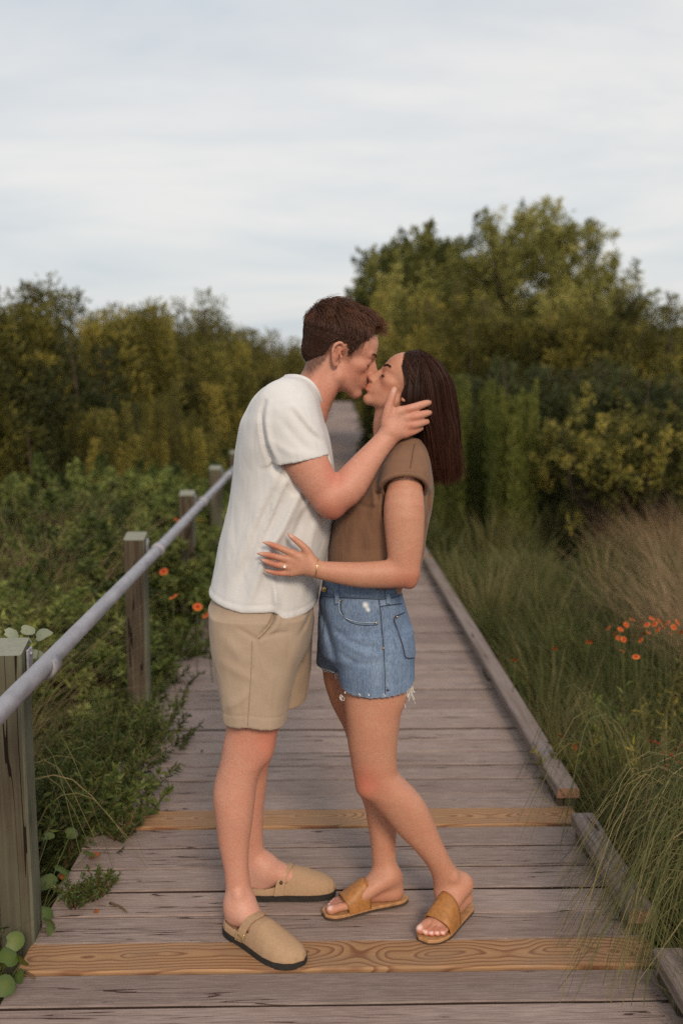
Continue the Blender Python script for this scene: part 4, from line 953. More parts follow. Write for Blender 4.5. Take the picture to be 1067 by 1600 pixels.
# far arm round his far side
F.add(chain([pr(620, 735, 2.775, 25), pr(600, 790, 2.83, 27), pr(575, 840, 2.86, 23), pr(540, 830, 2.865, 19), pr(500, 800, 2.86, 14), pr(490, 795, 2.855, 13.5)], 16), .012)
for dy in (-9, -3, 3, 9):
    F.add(cone(P(492, 796, 2.855), P(470, 790 + dy, 2.848), .012, .009), .01); finger(F, [(470, 790 + dy, 2.848, 5.2), (458, 788 + dy * 1.2, 2.842, 4.6), (446, 787 + dy * 1.3, 2.836, 3)])
finger(F, [(488, 786, 2.85, 6), (480, 776, 2.845, 5), (470, 770, 2.84, 3)])
tips = [(413, 848), (405, 865.5), (409, 875), (415, 891), (453, 836)]
def paint_woman(V, red, pale, dark):
    hw.paint(V, red, pale, dark, lip=0.8, blush=.28)
    red += .65 * near(V, P(570, 1226, 2.51), .045) + .4 * near(V, P(640, 908, 2.45), .04)
    for x, y in ((430, 854), (424, 868), (427, 881), (431, 895)): red += .45 * near(V, P(x, y, 2.45), .014)
    for x, y in tips: pale += .75 * near(V, P(x, y, 2.452), .0075)
    for ft in (wf_near, wf_far):
        L0 = ft.len; b = ft.big
        for vv, ue, r0 in ((.024, L0 - .010, .0125), (.005, L0 - .011, .0082), (-.009, L0 - .018, .0076), (-.0215, L0 - .028, .0072), (-.033, L0 - .039, .0068)):
            pale += .75 * np.clip(2.2 * near(V, ft.w(ue + .003, vv * b, SOLE_Z + 1.9 * r0), r0 * .72) - .25, 0, 1); red += .35 * near(V, ft.w(ue, vv * b, SOLE_Z + r0), .016)
    L = hw.loc(V); dark += .0 * L[:, 0]
woman, Vw, Qw = finish(F, .0032, 'person', M_SKIN_W, paint_woman)
tag(woman, 'person in a brown top and denim shorts with long dark hair being kissed', 'person')

# brown top
F = Field()
wtop = [(690, 634, 656, YW, .045), (697, 618, 660, YW, .085), (712, 603, 667, YW, .122), (740, 582, 674, YW, .148), (765, 562, 676, YW, .152), (790, 534, 674, YW, .146), (820, 518, 668.5, YW, .137), (858, 513, 662.5, YW, .132), (890, 512, 656, YW, .13), (925, 508, 650, YW, .13)]
F.add(stack(wtop, 2.3), .01)
cC = P(631, 764, 2.505); cN = np.array([0, -.66, -.75]); cN /= np.linalg.norm(cN)
F.add(chain([pr(636, 712, 2.59, 28), pr(634, 738, 2.55, 34), pr(631, 770, 2.51, 37), pr(630, 790, 2.50, 37)], 9, (0, 1, 0), .95), .03)
ts = stack(wtop, 2.3)
sl_lo, sl_hi = P(580, 860, 2.35), P(690, 690, 2.6)
F.sub((lambda p: np.maximum(np.maximum(-((p - cC) @ cN), -(ts[0](p))), p[:, 1] - 2.6), [sl_lo[0], 2.3, sl_lo[2]], [sl_hi[0] + .02, 2.62, sl_hi[2]]), .003)
arm_c = chain([pr(636, 715, 2.55, 30), pr(631, 770, 2.508, 34.5), pr(630, 800, 2.495, 34.5)], 6, (0, 1, 0), .92)
F.sub((lambda p: np.maximum(arm_c[0](p), -((p - cC) @ cN) - .016), *arm_c[1:]), .003)
zb = P(560, 922, 2.52)[2]; F.cut(lambda p: zb - p[:, 2], .003)
F.sub(chain([pr(610, 668, YW, 30), pr(616, 690, YW, 32), pr(622, 702, YW, 30)], 5), .005)
F.disp(*folds([([(664, 740), (668, 765), (672, 800)], -.005, .006), ([(655, 725), (666, 750), (669, 775)], .004, .006), ([(672, 770), (668, 800), (664, 850)], -.005, .007), ([(660, 700), (668, 730), (674, 770)], .003, .006), ([(592, 735), (588, 760), (592, 790)], -.006, .006), ([(585, 740), (582, 765), (586, 795)], .004, .007),
   ([(560, 790), (575, 793), (594, 792)], -.005, .006), ([(552, 830), (548, 860), (546, 890)], .003, .012), ([(575, 800), (565, 840), (562, 890)], -.003, .012), ([(590, 800), (594, 850), (600, 880)], -.004, .009)], 2.52))
F.disp(lambda p: .0013 * vnoise(p, 10, 21) + .0006 * vnoise(p, 24, 22), [-1, 2, .8], [1, 3, 1.6])
top_o, Vt, Qt = finish(F, .0034, 'top', M_BROWN, None, woman)
# rolled cuff round the armhole and shoulder seam
ex = np.array([1.0, 0, 0]); ey = np.cross(cN, ex); ey /= np.linalg.norm(ey)
rg = []
for t in np.linspace(0, 2 * np.pi, 41):
    rg.append(cC - cN * .004 + ex * PX(36.5, 2.5) * math.cos(t) + ey * .0585 * math.sin(t))
V, Fq = tube(rg, .0062, 8, False); obj('cuff', mesh_np('cuff', V, Fq), M_BROWN, top_o)
seam('seam', [(648, 693), (645, 706), (643, 720), (641, 731)], Vt, M_BSEAM, top_o, .0009, 10)

# denim shorts
F = Field()
F.add(stack([(898, 508, 620, YW, .126), (918, 503, 624, YW, .134), (932, 499, 629, YW, .142), (953, 498, 635.5, YW, .15), (989, 496.5, 645, YW, .156), (1010, 498, 647.5, YW, .155), (1026, 508, 645, YW, .135)], 2.4), .02)
F.add(stack([(985, 513, 645, 2.575, .085), (1015, 519, 648, 2.57, .088), (1040, 527, 646.5, 2.562, .083), (1071, 530, 647.5, 2.56, .082), (1100, 532, 648, 2.56, .083)], 2.3), .012)
F.add(stack([(985, 497, 590, 2.73, .085), (1015, 495, 590, 2.735, .086), (1040, 493.5, 588, 2.742, .08), (1070, 496, 586, 2.742, .08)], 2.3), .006)
wsplit = 2.655
wx = [P(x, 1080, 2.5)[0] for x in (528, 540, 576, 605, 633, 648)]; wz = [P(x, y, 2.5)[2] for x, y in ((528, 1076), (540, 1084), (576, 1088.5), (605, 1087), (633, 1083), (648, 1071))]
def whem(p): return np.where(p[:, 1] < wsplit, np.interp(p[:, 0], wx, wz) + .0015 * np.sin(p[:, 0] * 420) + .001 * np.sin(p[:, 0] * 911), P(515, 1047, 2.70)[2] + .0015 * np.sin(p[:, 0] * 400) - .15 * (p[:, 0] - P(515, 1047, 2.7)[0]))
F.cut(lambda p: whem(p) - p[:, 2], .002)
for rows in ([(1062, 536, 642, 2.56, .075), (1110, 537, 642, 2.56, .076)], [(1030, 500, 583, 2.742, .072), (1080, 501, 580, 2.742, .073)]): F.sub(stack(rows, 2.3), .003)
zw = P(560, 935, 2.5)[2]
F.disp(lambda p: -.0028 / (1 + np.exp(-(p[:, 2] - zw) / .0012)), [-1, 2, zw - .03], [1, 3, 1.1])         # waistband stands proud
F.disp(*folds([([(520, 985), (555, 1005), (600, 1012)], -.004, .008), ([(530, 1000), (570, 1020), (598, 1022)], .003, .008), ([(528, 1020), (560, 1035), (598, 1033)], -.003, .007), ([(573, 985), (585, 972)], .003, .004), ([(502, 965), (514, 1000), (524, 1040)], -.010, .010), ([(605, 985), (625, 1000), (640, 1030)], .003, .012), ([(603, 935), (603, 990), (600, 1085)], .0022, .0035), ([(597, 940), (597, 990), (595, 1085)], -.0016, .004)] + [([(602, y), (608, y + 2)], -.002, .004) for y in (1005, 1030, 1045, 1062, 1075)], 2.50))
F.disp(lambda p: .0013 * vnoise(p, 12, 31) + .0007 * vnoise(p, 30, 32), [-1, 2, .5], [1, 3, 1.1])
def paint_denim(V, red, pale, dark):
    n = vnoise(V, 60, 5)
    hz = V[:, 2] - whem(V); red += 0.0
    pale += .16 * np.exp(-(hz / .005) ** 2) * (1 + n) + np.clip(1.6 * near(V, P(571, 945, 2.508), .0085) + 1.3 * near(V, P(575, 953, 2.508), .006) - .35, 0, 1)
    red += .45 * np.exp(-((V[:, 2] - zw + .002) / .003) ** 2)
shortsw, Vd, Qd = finish(F, .003, 'shorts', M_DENIM, paint_denim, woman)
M_STITCHL = mat_plain('pale_blue_edge', (0.36, 0.42, 0.5), 0.9, 0.1)
seam('seam', [(592, 936), (595, 960), (597, 985), (600, 1020), (602, 1086)], Vd, M_STITCH, shortsw, .0010)
seam('front_pocket_edge', [(531, 937), (529, 950), (535, 962), (552, 971), (575, 973), (590, 972)], Vd, M_STITCHL, shortsw, .0010, 24)
seam('front_pocket_stitching', [(534, 938), (532.5, 950), (539, 966), (554, 975), (575, 977), (591, 976)], Vd, M_STITCH, shortsw, .0008, 24)
seam('back_pocket_edge', [(632, 957), (616, 966), (622, 986), (630, 1012), (634, 1027), (647, 1028)], Vd, M_STITCH, shortsw, .0013, 30, sm=False)
seam('yoke_seam', [(593, 948), (610, 945), (628, 943)], Vd, M_STITCH, shortsw, .0010, 10)
seam('waistband_seam', [(499, 932), (520, 933), (560, 935), (592, 936), (612, 934), (629, 929)], Vd, M_STITCH, shortsw, .0009, 26)
seam('fly_seam', [(508, 935), (507, 960), (505, 990)], Vd, M_STITCH, shortsw, .0009, 12)
for x0, x1 in ((526, 527), (605, 607)):
    q = on_surface([(x0, 912), (x0, 925), (x1, 938), (x1, 943)], Vd, .003); bm = bmesh.new(); prev = None
    for p_ in q:
        cur = [bm.verts.new((p_[0] + dx_, p_[1] + dy_, p_[2])) for dx_, dy_ in ((-.0055, 0), (.0055, 0), (.0055, .003), (-.0055, .003))]
        if prev:
            for i_ in range(4): bm.faces.new((prev[i_], prev[(i_ + 1) % 4], cur[(i_ + 1) % 4], cur[i_]))
        else: bm.faces.new(cur[::-1])
        prev = cur
    bm.faces.new(prev); bmesh.ops.recalc_face_normals(bm, faces=bm.faces); o = bm_obj('belt_loop', bm, M_DENIM, shortsw)
for x, y in ((587, 973), (531.5, 938), (620, 964), (599, 1013)):
    c = on_surface([(x, y)], Vd, .0)[0]; V, F_ = tube([c + [0, .001, 0], c - [0, .002, 0]], [.0032, .0026], 8); obj('rivet', mesh_np('rivet', V, F_), M_BRASS, shortsw)
c = on_surface([(507, 921)], Vd, .0)[0]; V, F_ = tube([c + [0, .002, 0], c - [.001, .004, 0], c - [.001, .0045, 0]], [.0075, .007, .004], 14); obj('button', mesh_np('button', V, F_), M_BRASS, shortsw)
# frayed hems: loose threads
fr = []
def thread(px, py, L_, Y=None, sway=.25, n=6):
    c = on_surface([(px, py)], Vd, .0005)[0] if Y is None else P(px, py, Y)
    k = RNG.normal(size=2) * sway; t = np.linspace(0, 1, n); return np.stack([c[0] + k[0] * L_ * t + .0015 * np.sin(t * 7 + k[0] * 9), c[1] + np.abs(k[1]) * -.2 * L_ * t, c[2] + .002 - L_ * t * (1 - .2 * t)], 1)
hxp = np.array([528, 540, 576, 605, 633, 646]); hyp = np.array([1076, 1083, 1087.5, 1086, 1082, 1071])
for i_ in range(6):
    x = RNG.uniform(529, 646); y = np.interp(x, hxp, hyp); fr.append(thread(x, y - 1, RNG.uniform(.003, .008), None, .6))
for x, y, L_ in ((640, 1077, .030), (642, 1076, .04), (644, 1074, .045), (638, 1079, .026), (641, 1078, .05), (643, 1077, .036), (645, 1073, .030), (637, 1080, .02), (626, 1084, .05), (627, 1085, .03)): fr.append(thread(x, y, L_, 2.53, .18)); fr.append(thread(x + RNG.normal() * 2, y, L_ * .8, 2.54, .25))
for i_ in range(40):
    x = RNG.uniform(496, 530); fr.append(thread(x, np.interp(x, [495, 530], [1042, 1053]), RNG.uniform(.003, .010), 2.66, .7))
for x, y in ((533, 1086), (535, 1088), (525, 1053), (527, 1054)):
    c = P(x, y, 2.52 if y > 1070 else 2.66); t = np.linspace(0, 2 * np.pi, 6); fr.append(np.stack([c[0] + .006 * np.sin(t) * RNG.uniform(.4, 1), np.full(6, c[1]), c[2] - .006 + .007 * np.cos(t)], 1))
V, Q, s_ = strand_mesh(np.array(fr), np.full(len(fr), .0015), np.zeros(len(fr)), False); tag(obj('frayed_hem', mesh_np('frayed_hem', V, Q), M_THREAD, shortsw), kind='stuff')

# sandals
def sandal(ft):
    L_ = ft.len + .006; b = ft.big
    us = np.array([0, .02, .06, .11, .165, .20, .225, .242]) * L_ / .242
    inn = np.array([.010, .027, .029, .028, .037, .041, .038, .018]); outr = np.array([.010, .027, .031, .036, .044, .043, .034, .010])
    uu = L_ * (.5 - .5 * np.cos(np.pi * np.linspace(0, 1, 34))); wi = np.interp(uu, us, inn); wo = np.interp(uu, us, outr)
    sm = lambda a: np.convolve(np.pad(a, 2, 'edge'), [.15, .2, .3, .2, .15], 'valid')
    wi, wo = sm(wi), sm(wo); ol = [(u - .003, wi_ * b) for u, wi_ in zip(uu, wi)] + [(u - .003, -wo_ * b) for u, wo_ in zip(uu[::-1], wo[::-1])]
    root = None
    for nm, z0, z1, mt, ins in (('sandal', .009, .0165, M_INSOLE, 0), ('outsole', .001, .0088, M_SOLEB, .0008)):
        bm = bmesh.new(); n_ = len(ol); lv = []
        for z, k in ((z0, 1.0), (z1 - .002, 1.0), (z1, .97)):
            lv.append([bm.verts.new(ft.w(L_ / 2 + (u - L_ / 2) * (1 - (1 - k) * .3) , v * k - np.sign(v) * ins, z)) for u, v in ol])
        for a, c_ in zip(lv[:-1], lv[1:]):
            for i_ in range(n_): bm.faces.new((a[i_], a[(i_ + 1) % n_], c_[(i_ + 1) % n_], c_[i_]))
        bm.faces.new(lv[-1]); bm.faces.new(lv[0][::-1]); bmesh.ops.recalc_face_normals(bm, faces=bm.faces)
        o = bm_obj(nm, bm, mt, woman if root is None else root); root = root or o
    bm = bmesh.new(); grid = []
    for u in np.linspace(.118, .183, 8) * L_ / .242:
        row = []; wi_, wo_ = np.interp(u, uu, wi) - .0005, np.interp(u, uu, wo) - .0005; h = np.interp(u, [.11, .15, .185], [.090, .066, .040]) 
        for t in np.linspace(0, np.pi, 17):
            c_ = math.cos(t); v = (wi_ if c_ > 0 else wo_) * math.copysign(abs(c_) ** .8, c_) * b; z = .012 + h * (math.sin(t)) ** .62 * (1 + .10 * c_)
            row.append(((u + .012 * math.sin(t) - .006), v, z))
        grid.append(row)
    for off in (0, .0025):
        G_ = [[bm.verts.new(ft.w(u, v * (1 + off * 18), z + off)) for u, v, z in row] for row in grid]
        for a, c_ in zip(G_[:-1], G_[1:]):
            for i_ in range(16): bm.faces.new((a[i_], a[i_ + 1], c_[i_ + 1], c_[i_]))
        if off == 0: G0 = G_
    for a, c_ in ((G0[0], G_[0]), (G0[-1], G_[-1])):
        for i_ in range(16): bm.faces.new((a[i_], a[i_ + 1], c_[i_ + 1], c_[i_]))
    bmesh.ops.recalc_face_normals(bm, faces=bm.faces); bm_obj('strap', bm, M_LEATHER, root, True)
sandal(wf_near); sandal(wf_far)
# ring and bracelet
def loop(name, c, ax, r_, rad, mat, sq=1.0):
    ax = np.array(ax, float); ax /= np.linalg.norm(ax); a = np.cross(ax, [0, 1, 0]); a /= np.linalg.norm(a); b = np.cross(ax, a); t = np.linspace(0, 2 * np.pi, 29)
    V, F_ = tube([c + a * r_ * math.cos(x) + b * r_ * sq * math.sin(x) for x in t], rad, 6, False); return obj(name, mesh_np(name, V, F_), mat, woman)
rc = P(445, 884.7, hy_ - .002); ro = loop('ring', rc, P(453, 885.5, hy_) - P(428, 881.5, hy_), .0094, .0011, M_GOLD)
bm = bmesh.new(); bmesh.ops.create_icosphere(bm, subdivisions=1, radius=.0042); st = bm_obj('ring_stone', bm, M_STONE, ro, False); st.location = rc + np.array([0, -.0112, 0])
loop('bracelet', P(494.5, 889, 2.452), (1, 0, -.12), .0262, .0009, M_GOLD, .86)

# long straight hair
rows_h = [(547, 646, 656, YW, .02), (551, 641, 666, YW, .045), (560, 637.5, 678, YW, .064), (575, 635, 692, YW, .078), (590, 634, 701, YW, .086), (611, 633, 708, YW, .088), (640, 638, 712, YW, .086), (670, 650, 714, YW, .082), (700, 660, 713, YW, .074), (728, 669, 713, YW, .064), (752, 679, 712, YW, .05)]
hs = stack(rows_h, 2.1); F = Field(); F.add(stack(rows_h[:8] + [(692, 659, 711, YW, .07), (712, 672, 707, YW, .05), (730, 686, 700, YW, .018)], 2.1, -.002), .004)
def whl(p):      # hairline: no hair on the face or over the ear
    L = hw.loc(p); return (L[:, 0] - np.interp(L[:, 2], [-.3, -.16, -.12, -.08, .06, .12, .18, .25, .36, .5], [-.10, -.05, -.02, .045, .08, .13, .21, .29, .33, .38])) * hw.H
F.add(hw.e((-.05, 0, .20), (.455, .365, .375)), .01)
for sg in (-1, 1): F.add(hw.e((-.08, sg * .27, .0), (.15, .105, .19)), .02)
F.cut(lambda p: np.where(hw.loc(p)[:, 2] > -.35, whl(p), -1), .004)
F.sub(chain([pr(612, 700, YW, 26), pr(607, 660, YW, 26)], 4), .004)
F.disp(lambda p: .0022 * np.sin(np.arctan2(p[:, 1] - YW, p[:, 0] - P(670, 640, YW)[0]) * 34 + 2 * vnoise(p, 6, 3)) + .0015 * vnoise(p * [1, 1, .3], 16, 8), [-1, 2, .9], [1, 3, 1.8])
V, Q = F.mesh(.003, 1); sh0 = np.full(len(V), .08)
ns = 5000; al = RNG.random(ns) * 2 * np.pi; al = np.where(RNG.random(ns) < .65, -np.pi * RNG.random(ns), al); mm = 16
rgh = RNG.random(ns); zb_, zt_ = hs[0].zr; tS = np.clip(RNG.random(ns) ** 2 * .5, 0, 1)[:, None]; tE = np.clip(.70 + .36 * RNG.random(ns) ** .8, 0, 1.06)[:, None]; tE = tE - .03 - .07 * np.maximum(np.cos(al), 0)[:, None] * RNG.random((ns, 1)); rho = (1.0 + .022 * RNG.random(ns) + (RNG.random(ns) < .05) * .05 * RNG.random(ns))[:, None]; flare = RNG.normal(size=(ns, 1)) * .010 + .002 + (RNG.random((ns, 1)) < .10) * .022
tt = tS + (tE - tS) * np.linspace(0, 1, mm)[None]; zq = zt_ + (zb_ - zt_) * tt
xc, a_, yc, b_ = hs[0].at(np.maximum(zq, zb_).ravel()); xc, a_, yc, b_ = (v.reshape(ns, mm) for v in (xc, a_, yc, b_))
wv = (.0045 * np.sin(tt * 8 + al[:, None] * 5) + .002 * np.sin(tt * 17 + al[:, None] * 31)) * tt
ca, sa = np.cos(al)[:, None], np.sin(al)[:, None]; e_ = 2 / 2.1
px3 = xc + (a_ * rho + wv + flare * tt ** 3) * np.sign(ca) * np.abs(ca) ** e_; py3 = yc + (b_ * rho + wv) * np.sign(sa) * np.abs(sa) ** e_
paths = np.stack([px3, py3, zq], 2)
ok = whl(paths.reshape(-1, 3)).reshape(ns, mm); inface = (ok > .0) & (hw.loc(paths.reshape(-1, 3))[:, 2].reshape(ns, mm) > -.35)
keep = ~inface.any(1); paths = paths[keep]; n_k = len(paths)
V2, Q2, s2 = strand_mesh(paths, .0012 + .0006 * RNG.random(n_k), np.clip(RNG.random(n_k) ** 1.6, 0, 1)); s2 = np.clip(s2 + np.tile(np.repeat(np.linspace(0, 1, mm) ** 2 * .3, 2), n_k), 0, 1)
# strands brushed back from the hairline over the crown
nb = 1500; zl = RNG.uniform(.12, .50, nb); yl = RNG.uniform(-.30, .30, nb); xl_ = np.interp(zl, [-.02, .06, .12, .18, .25, .36, .5], [.04, .08, .13, .21, .29, .33, .38]) - .01 - .25 * RNG.random(nb) ** 2
tq = np.linspace(0, 1, 12)
S0 = np.stack([xl_, yl, zl], 1); E0 = np.stack([-.38 + .12 * RNG.random(nb), yl * 1.05, -.25 + .3 * RNG.random(nb)], 1)
Lp = S0[:, None] * (1 - tq)[None, :, None] + E0[:, None] * tq[None, :, None]
Cc = np.array([-.05, 0, .20]); Rr = np.array([.455, .365, .375]) * (1.015 + .012 * RNG.random((nb, 1, 1)))
dl = Lp - Cc; Lp = Cc + dl / np.linalg.norm(dl / Rr, axis=2, keepdims=True)
Pw = hw.o + (Lp * hw.H) @ hw.M.T
bad = (whl(Pw.reshape(-1, 3)).reshape(nb, 12) > .002).any(1); Pw = Pw[~bad]
V3, Q3, s3 = strand_mesh(Pw, np.full(len(Pw), .0013), np.clip(RNG.random(len(Pw)) ** 2.2, 0, 1))
Va, Fa = join([(V, [Q]), (V2, [Q2]), (V3, [Q3])]); me = mesh_np('hair', Va, Fa); set_attr(me, 'shade', np.concatenate([sh0, s2, s3])); obj('hair', me, M_HAIR_W, woman)
for sg in (-1, 1):
    brow(hw, sg, M_HAIR_W, woman, Vw, .85, 170, .112)
    n = 40; u = RNG.random(n); s0 = surf_pts(hw, Vw, sg * (.09 + .11 * u), -.004 - .008 * u, .0); d = hw.M @ np.array([.85, sg * .25, -.45]); tq = np.linspace(0, 1, 4)
    pa = s0[:, None] + d[None, None] * (.0075 * tq)[None, :, None] + hw.M[:, 2][None, None] * (.003 * tq ** 2)[None, :, None]
    V, Q, s_ = strand_mesh(pa, np.full(n, .0011), np.zeros(n)); me = mesh_np('eyelashes', V, Q); set_attr(me, 'shade', s_); obj('eyelashes', me, M_HAIR_W, woman)
lid(hw, Vw, M_HAIR_W, woman, .0014)
# ================================================================== VEGETATION
def mat_leaf(name, cols, trans=0.25, rough=0.6, spec=0.25, var=1.0):
    m = Mat(name, cols[0], rough, spec); s = m.attr('shade')
    c = m.ramp(s, [(k / (len(cols) - 1), c_) for k, c_ in enumerate(cols)])
    r_ = m.fr(m.rnd(), [(0, 1 - .22 * var), (1, 1 + .22 * var)]); c = m.mix(1.0, c, r_, 'MULTIPLY'); m.to(c, 'Base Color')
    m.translucent(c, trans); return m.m
ML_OLIVE = mat_leaf('olive_leaf', [(0.026, 0.029, 0.008), (0.115, 0.112, 0.026), (0.36, 0.295, 0.065)])
ML_PALE = mat_leaf('willow_leaf', [(0.08, 0.09, 0.022), (0.27, 0.26, 0.07), (0.5, 0.45, 0.15)])
ML_DARK = mat_leaf('dark_leaf', [(0.025, 0.032, 0.012), (0.055, 0.065, 0.022), (0.09, 0.10, 0.035)])
ML_MID = mat_leaf('mid_green_leaf', [(0.045, 0.055, 0.015), (0.15, 0.16, 0.042), (0.29, 0.28, 0.08)])
ML_GREEN = mat_leaf('green_leaf', [(0.04, 0.058, 0.014), (0.13, 0.165, 0.04), (0.27, 0.29, 0.085)])
ML_FERN = mat_leaf('fennel_leaf', [(0.05, 0.066, 0.014), (0.125, 0.145, 0.03), (0.22, 0.23, 0.055)])
ML_DEEP = mat_leaf('deck_edge_leaf', [(0.025, 0.036, 0.010), (0.075, 0.10, 0.026), (0.16, 0.185, 0.055)])
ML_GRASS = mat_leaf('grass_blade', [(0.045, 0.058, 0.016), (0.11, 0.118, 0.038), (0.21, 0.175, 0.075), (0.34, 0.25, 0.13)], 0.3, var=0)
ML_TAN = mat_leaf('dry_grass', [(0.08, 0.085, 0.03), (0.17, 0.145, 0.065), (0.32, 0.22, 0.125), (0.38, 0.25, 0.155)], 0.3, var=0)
ML_VINE = mat_leaf('vine_leaf', [(0.035, 0.06, 0.012), (0.07, 0.105, 0.022), (0.15, 0.16, 0.03)], 0.2, 0.4, 0.4)
ML_GREY = mat_leaf('grey_green_leaf', [(0.20, 0.23, 0.16), (0.27, 0.30, 0.22)], 0.2)
ML_RUST = mat_leaf('rusty_leaf', [(0.16, 0.05, 0.02), (0.30, 0.10, 0.03)], 0.2)
M_BARK = mat_plain('bark', (0.075, 0.055, 0.04), 0.95, 0.1, sc=30, var=.4); M_STEM = mat_plain('green_stem', (0.08, 0.09, 0.03), 0.8, 0.2)
M_STEMB = mat_plain('brown_stem', (0.13, 0.085, 0.05), 0.9, 0.1)
def unit(v): return v / (np.linalg.norm(v, axis=-1, keepdims=True) + 1e-12)
def leaves(c, d, L_, W_, rng, flat=0.0, bend=.15):
    """folded diamond leaves: base c, direction d"""
    n = len(c); d = unit(d); r_ = rng.normal(size=(n, 3)); r_[:, 2] += flat * 3; s = unit(np.cross(d, r_)); nn = np.cross(s, d)
    L_ = np.broadcast_to(L_, (n,))[:, None]; W_ = np.broadcast_to(W_, (n,))[:, None]
    a = c; b = c + d * L_ * .5 + s * W_ * .5 + nn * L_ * bend * .4; e = c + d * L_ - nn * L_ * bend; f = c + d * L_ * .5 - s * W_ * .5 + nn * L_ * bend * .4
    V = np.stack([a, b, e, f], 1).reshape(-1, 3); i = np.arange(n)[:, None] * 4
    return V, np.concatenate([i + [0, 1, 2], i + [0, 2, 3]])
def blades(base, h, lean, width, rng, seg=4, droop=.5, curl=0.0):
    """base (n,3), height, lean vector (n,2) horizontal reach at the tip"""
    n = len(base); t = np.linspace(0, 1, seg + 1)[None, :]; h = np.broadcast_to(h, (n,))[:, None]; dr = np.broadcast_to(droop, (n,))[:, None]
    z = h * (t - dr * t ** 3 * .6); x = lean[:, :1] * t ** 2.0; y = lean[:, 1:] * t ** 2.0
    C = base[:, None] + np.stack([x, y, z], 2)
    th = rng.random(n) * 6.28; s = np.stack([np.cos(th), np.sin(th), np.zeros(n)], 1)[:, None]; w_ = np.broadcast_to(width, (n,))[:, None, None] * (1 - .85 * t[..., None] ** 1.5) * .5
    V = np.stack([C - s * w_, C + s * w_], 2).reshape(-1, 3); b = (np.arange(n)[:, None] * (seg + 1) + np.arange(seg)[None]).ravel() * 2
    return V, np.stack([b, b + 1, b + 3, b + 2], 1)
def veg_mesh(name, parts, mat):
    """parts: list of (V, F, shade per vertex)"""
    V, F_ = join([(p[0], [p[1]]) for p in parts]); me = mesh_np(name, V, F_, False); set_attr(me, 'shade', np.concatenate([p[2] for p in parts])); me.materials.append(mat); return me
def limb_mesh(name, paths, mat, n=6):
    V, F_ = join([tube(p[:, :3], p[:, 3], n) for p in paths]); me = mesh_np(name, V, F_); me.materials.append(mat); return me

# ---- upright feathery shrubs (unit height 1, radius about .42)
def spire_shrub(seed, n_shoot, n_leaf, mat, leaf=(.030, .0085), wide=.40, low=.04, spread=.5):
    r = np.random.default_rng(seed); parts = []; limbs = []
    for k in range(n_shoot):
        a = r.random() * 6.28; rad = wide * math.sqrt(r.random()); tz = 1 - .55 * (rad / wide) ** 2 * r.random() - .22 * r.random(); tz = max(.25, tz)
        if k < 7: rad *= .75; tz = r.uniform(.93, 1.08)
        if r.random() < .35: tz *= r.uniform(.35, .75)
        b0 = np.array([.35 * rad * math.cos(a), .35 * rad * math.sin(a), low]); tip = np.array([rad * math.cos(a), rad * math.sin(a), tz]); mid = b0 * .35 + tip * .65 + np.array([.08 * math.cos(a), .08 * math.sin(a), -.1])
        path = spline(np.vstack([b0, mid, tip]), 16); 
        if k < 9: limbs.append(np.hstack([path, np.linspace(.012, .003, 16)[:, None]]))
        m = n_leaf; t = np.sqrt(r.random(m)) * .95 + .05; c = np.stack([np.interp(t, np.linspace(0, 1, 16), path[:, i]) for i in range(3)], 1)
        env = .02 + .085 * (1 - t) ** .7 + .03 * r.random(m); ang = r.random(m) * 6.28; off = np.stack([np.cos(ang), np.sin(ang), r.random(m) * .5], 1) * (env * np.sqrt(r.random(m)))[:, None]; c = c + off
        d = unit(off) * .7 + np.array([0, 0, 1.0]) * r.uniform(.2, 1.1, (m, 1)) + r.normal(size=(m, 3)) * .3
        V, F_ = leaves(c, d, leaf[0] * r.uniform(.7, 1.3, m), leaf[1] * r.uniform(.8, 1.2, m), r)
        sh = np.clip(r.normal(.40, .27) + .25 * (t - .5) + r.normal(size=m) * .12, 0, 1); parts.append((V, F_, np.repeat(sh, 4)))
    return veg_mesh('crown', parts, mat), limb_mesh('trunk', limbs, M_BARK, 5)
def broad_crown(seed, n_clump, n_leaf, mat, leaf, shape=(1, 1, 1), droop=-.1, lobes=None):
    """tree crown of leafy twigs around branch ends, with gaps; unit box about 1"""
    r = np.random.default_rng(seed); parts = []; limbs = []; lobes = lobes or [(0, 0, .62, .36)]
    trunk_top = np.array([0, 0, .3]); limbs.append(np.array([[0, 0, 0, .035], [.01, .0, .15, .03], [0, .01, .32, .024]]))
    lw = np.array([l[3] ** 2.2 for l in lobes]); lw /= lw.sum()
    for k in range(n_clump):
        l = lobes[r.choice(len(lobes), p=lw)]; u = unit(r.normal(size=3)); u[2] = abs(u[2]) * 1.0 if r.random() < .8 else u[2]
        q = np.array(l[:3]) + u * l[3] * (.35 + .68 * r.random() ** .45) * np.array(shape) * (1 + .12 * r.normal())
        if k < 26: limbs.append(np.hstack([spline(np.vstack([trunk_top * r.uniform(.6, 1), (trunk_top + q) / 2 + r.normal(size=3) * .03, q]), 8), np.linspace(.014, .003, 8)[:, None]]))
        m = n_leaf; tw = unit(u * .8 + np.array([0, 0, .5]) + r.normal(size=3) * .5); t = r.random(m); c = q + tw * (t[:, None] - .4) * .12 + r.normal(size=(m, 3)) * .022 * (1.1 - t[:, None])
        d = tw * .6 + r.normal(size=(m, 3)) * .7 + np.array([0, 0, droop])
        V, F_ = leaves(c, d, leaf[0] * r.uniform(.7, 1.3, m), leaf[1] * r.uniform(.8, 1.2, m), r); sh = np.clip(r.normal(.45, .27) + r.normal(size=m) * .14, 0, 1); parts.append((V, F_, np.repeat(sh, 4)))
    return veg_mesh('crown', parts, mat), limb_mesh('trunk', limbs, M_BARK, 6)
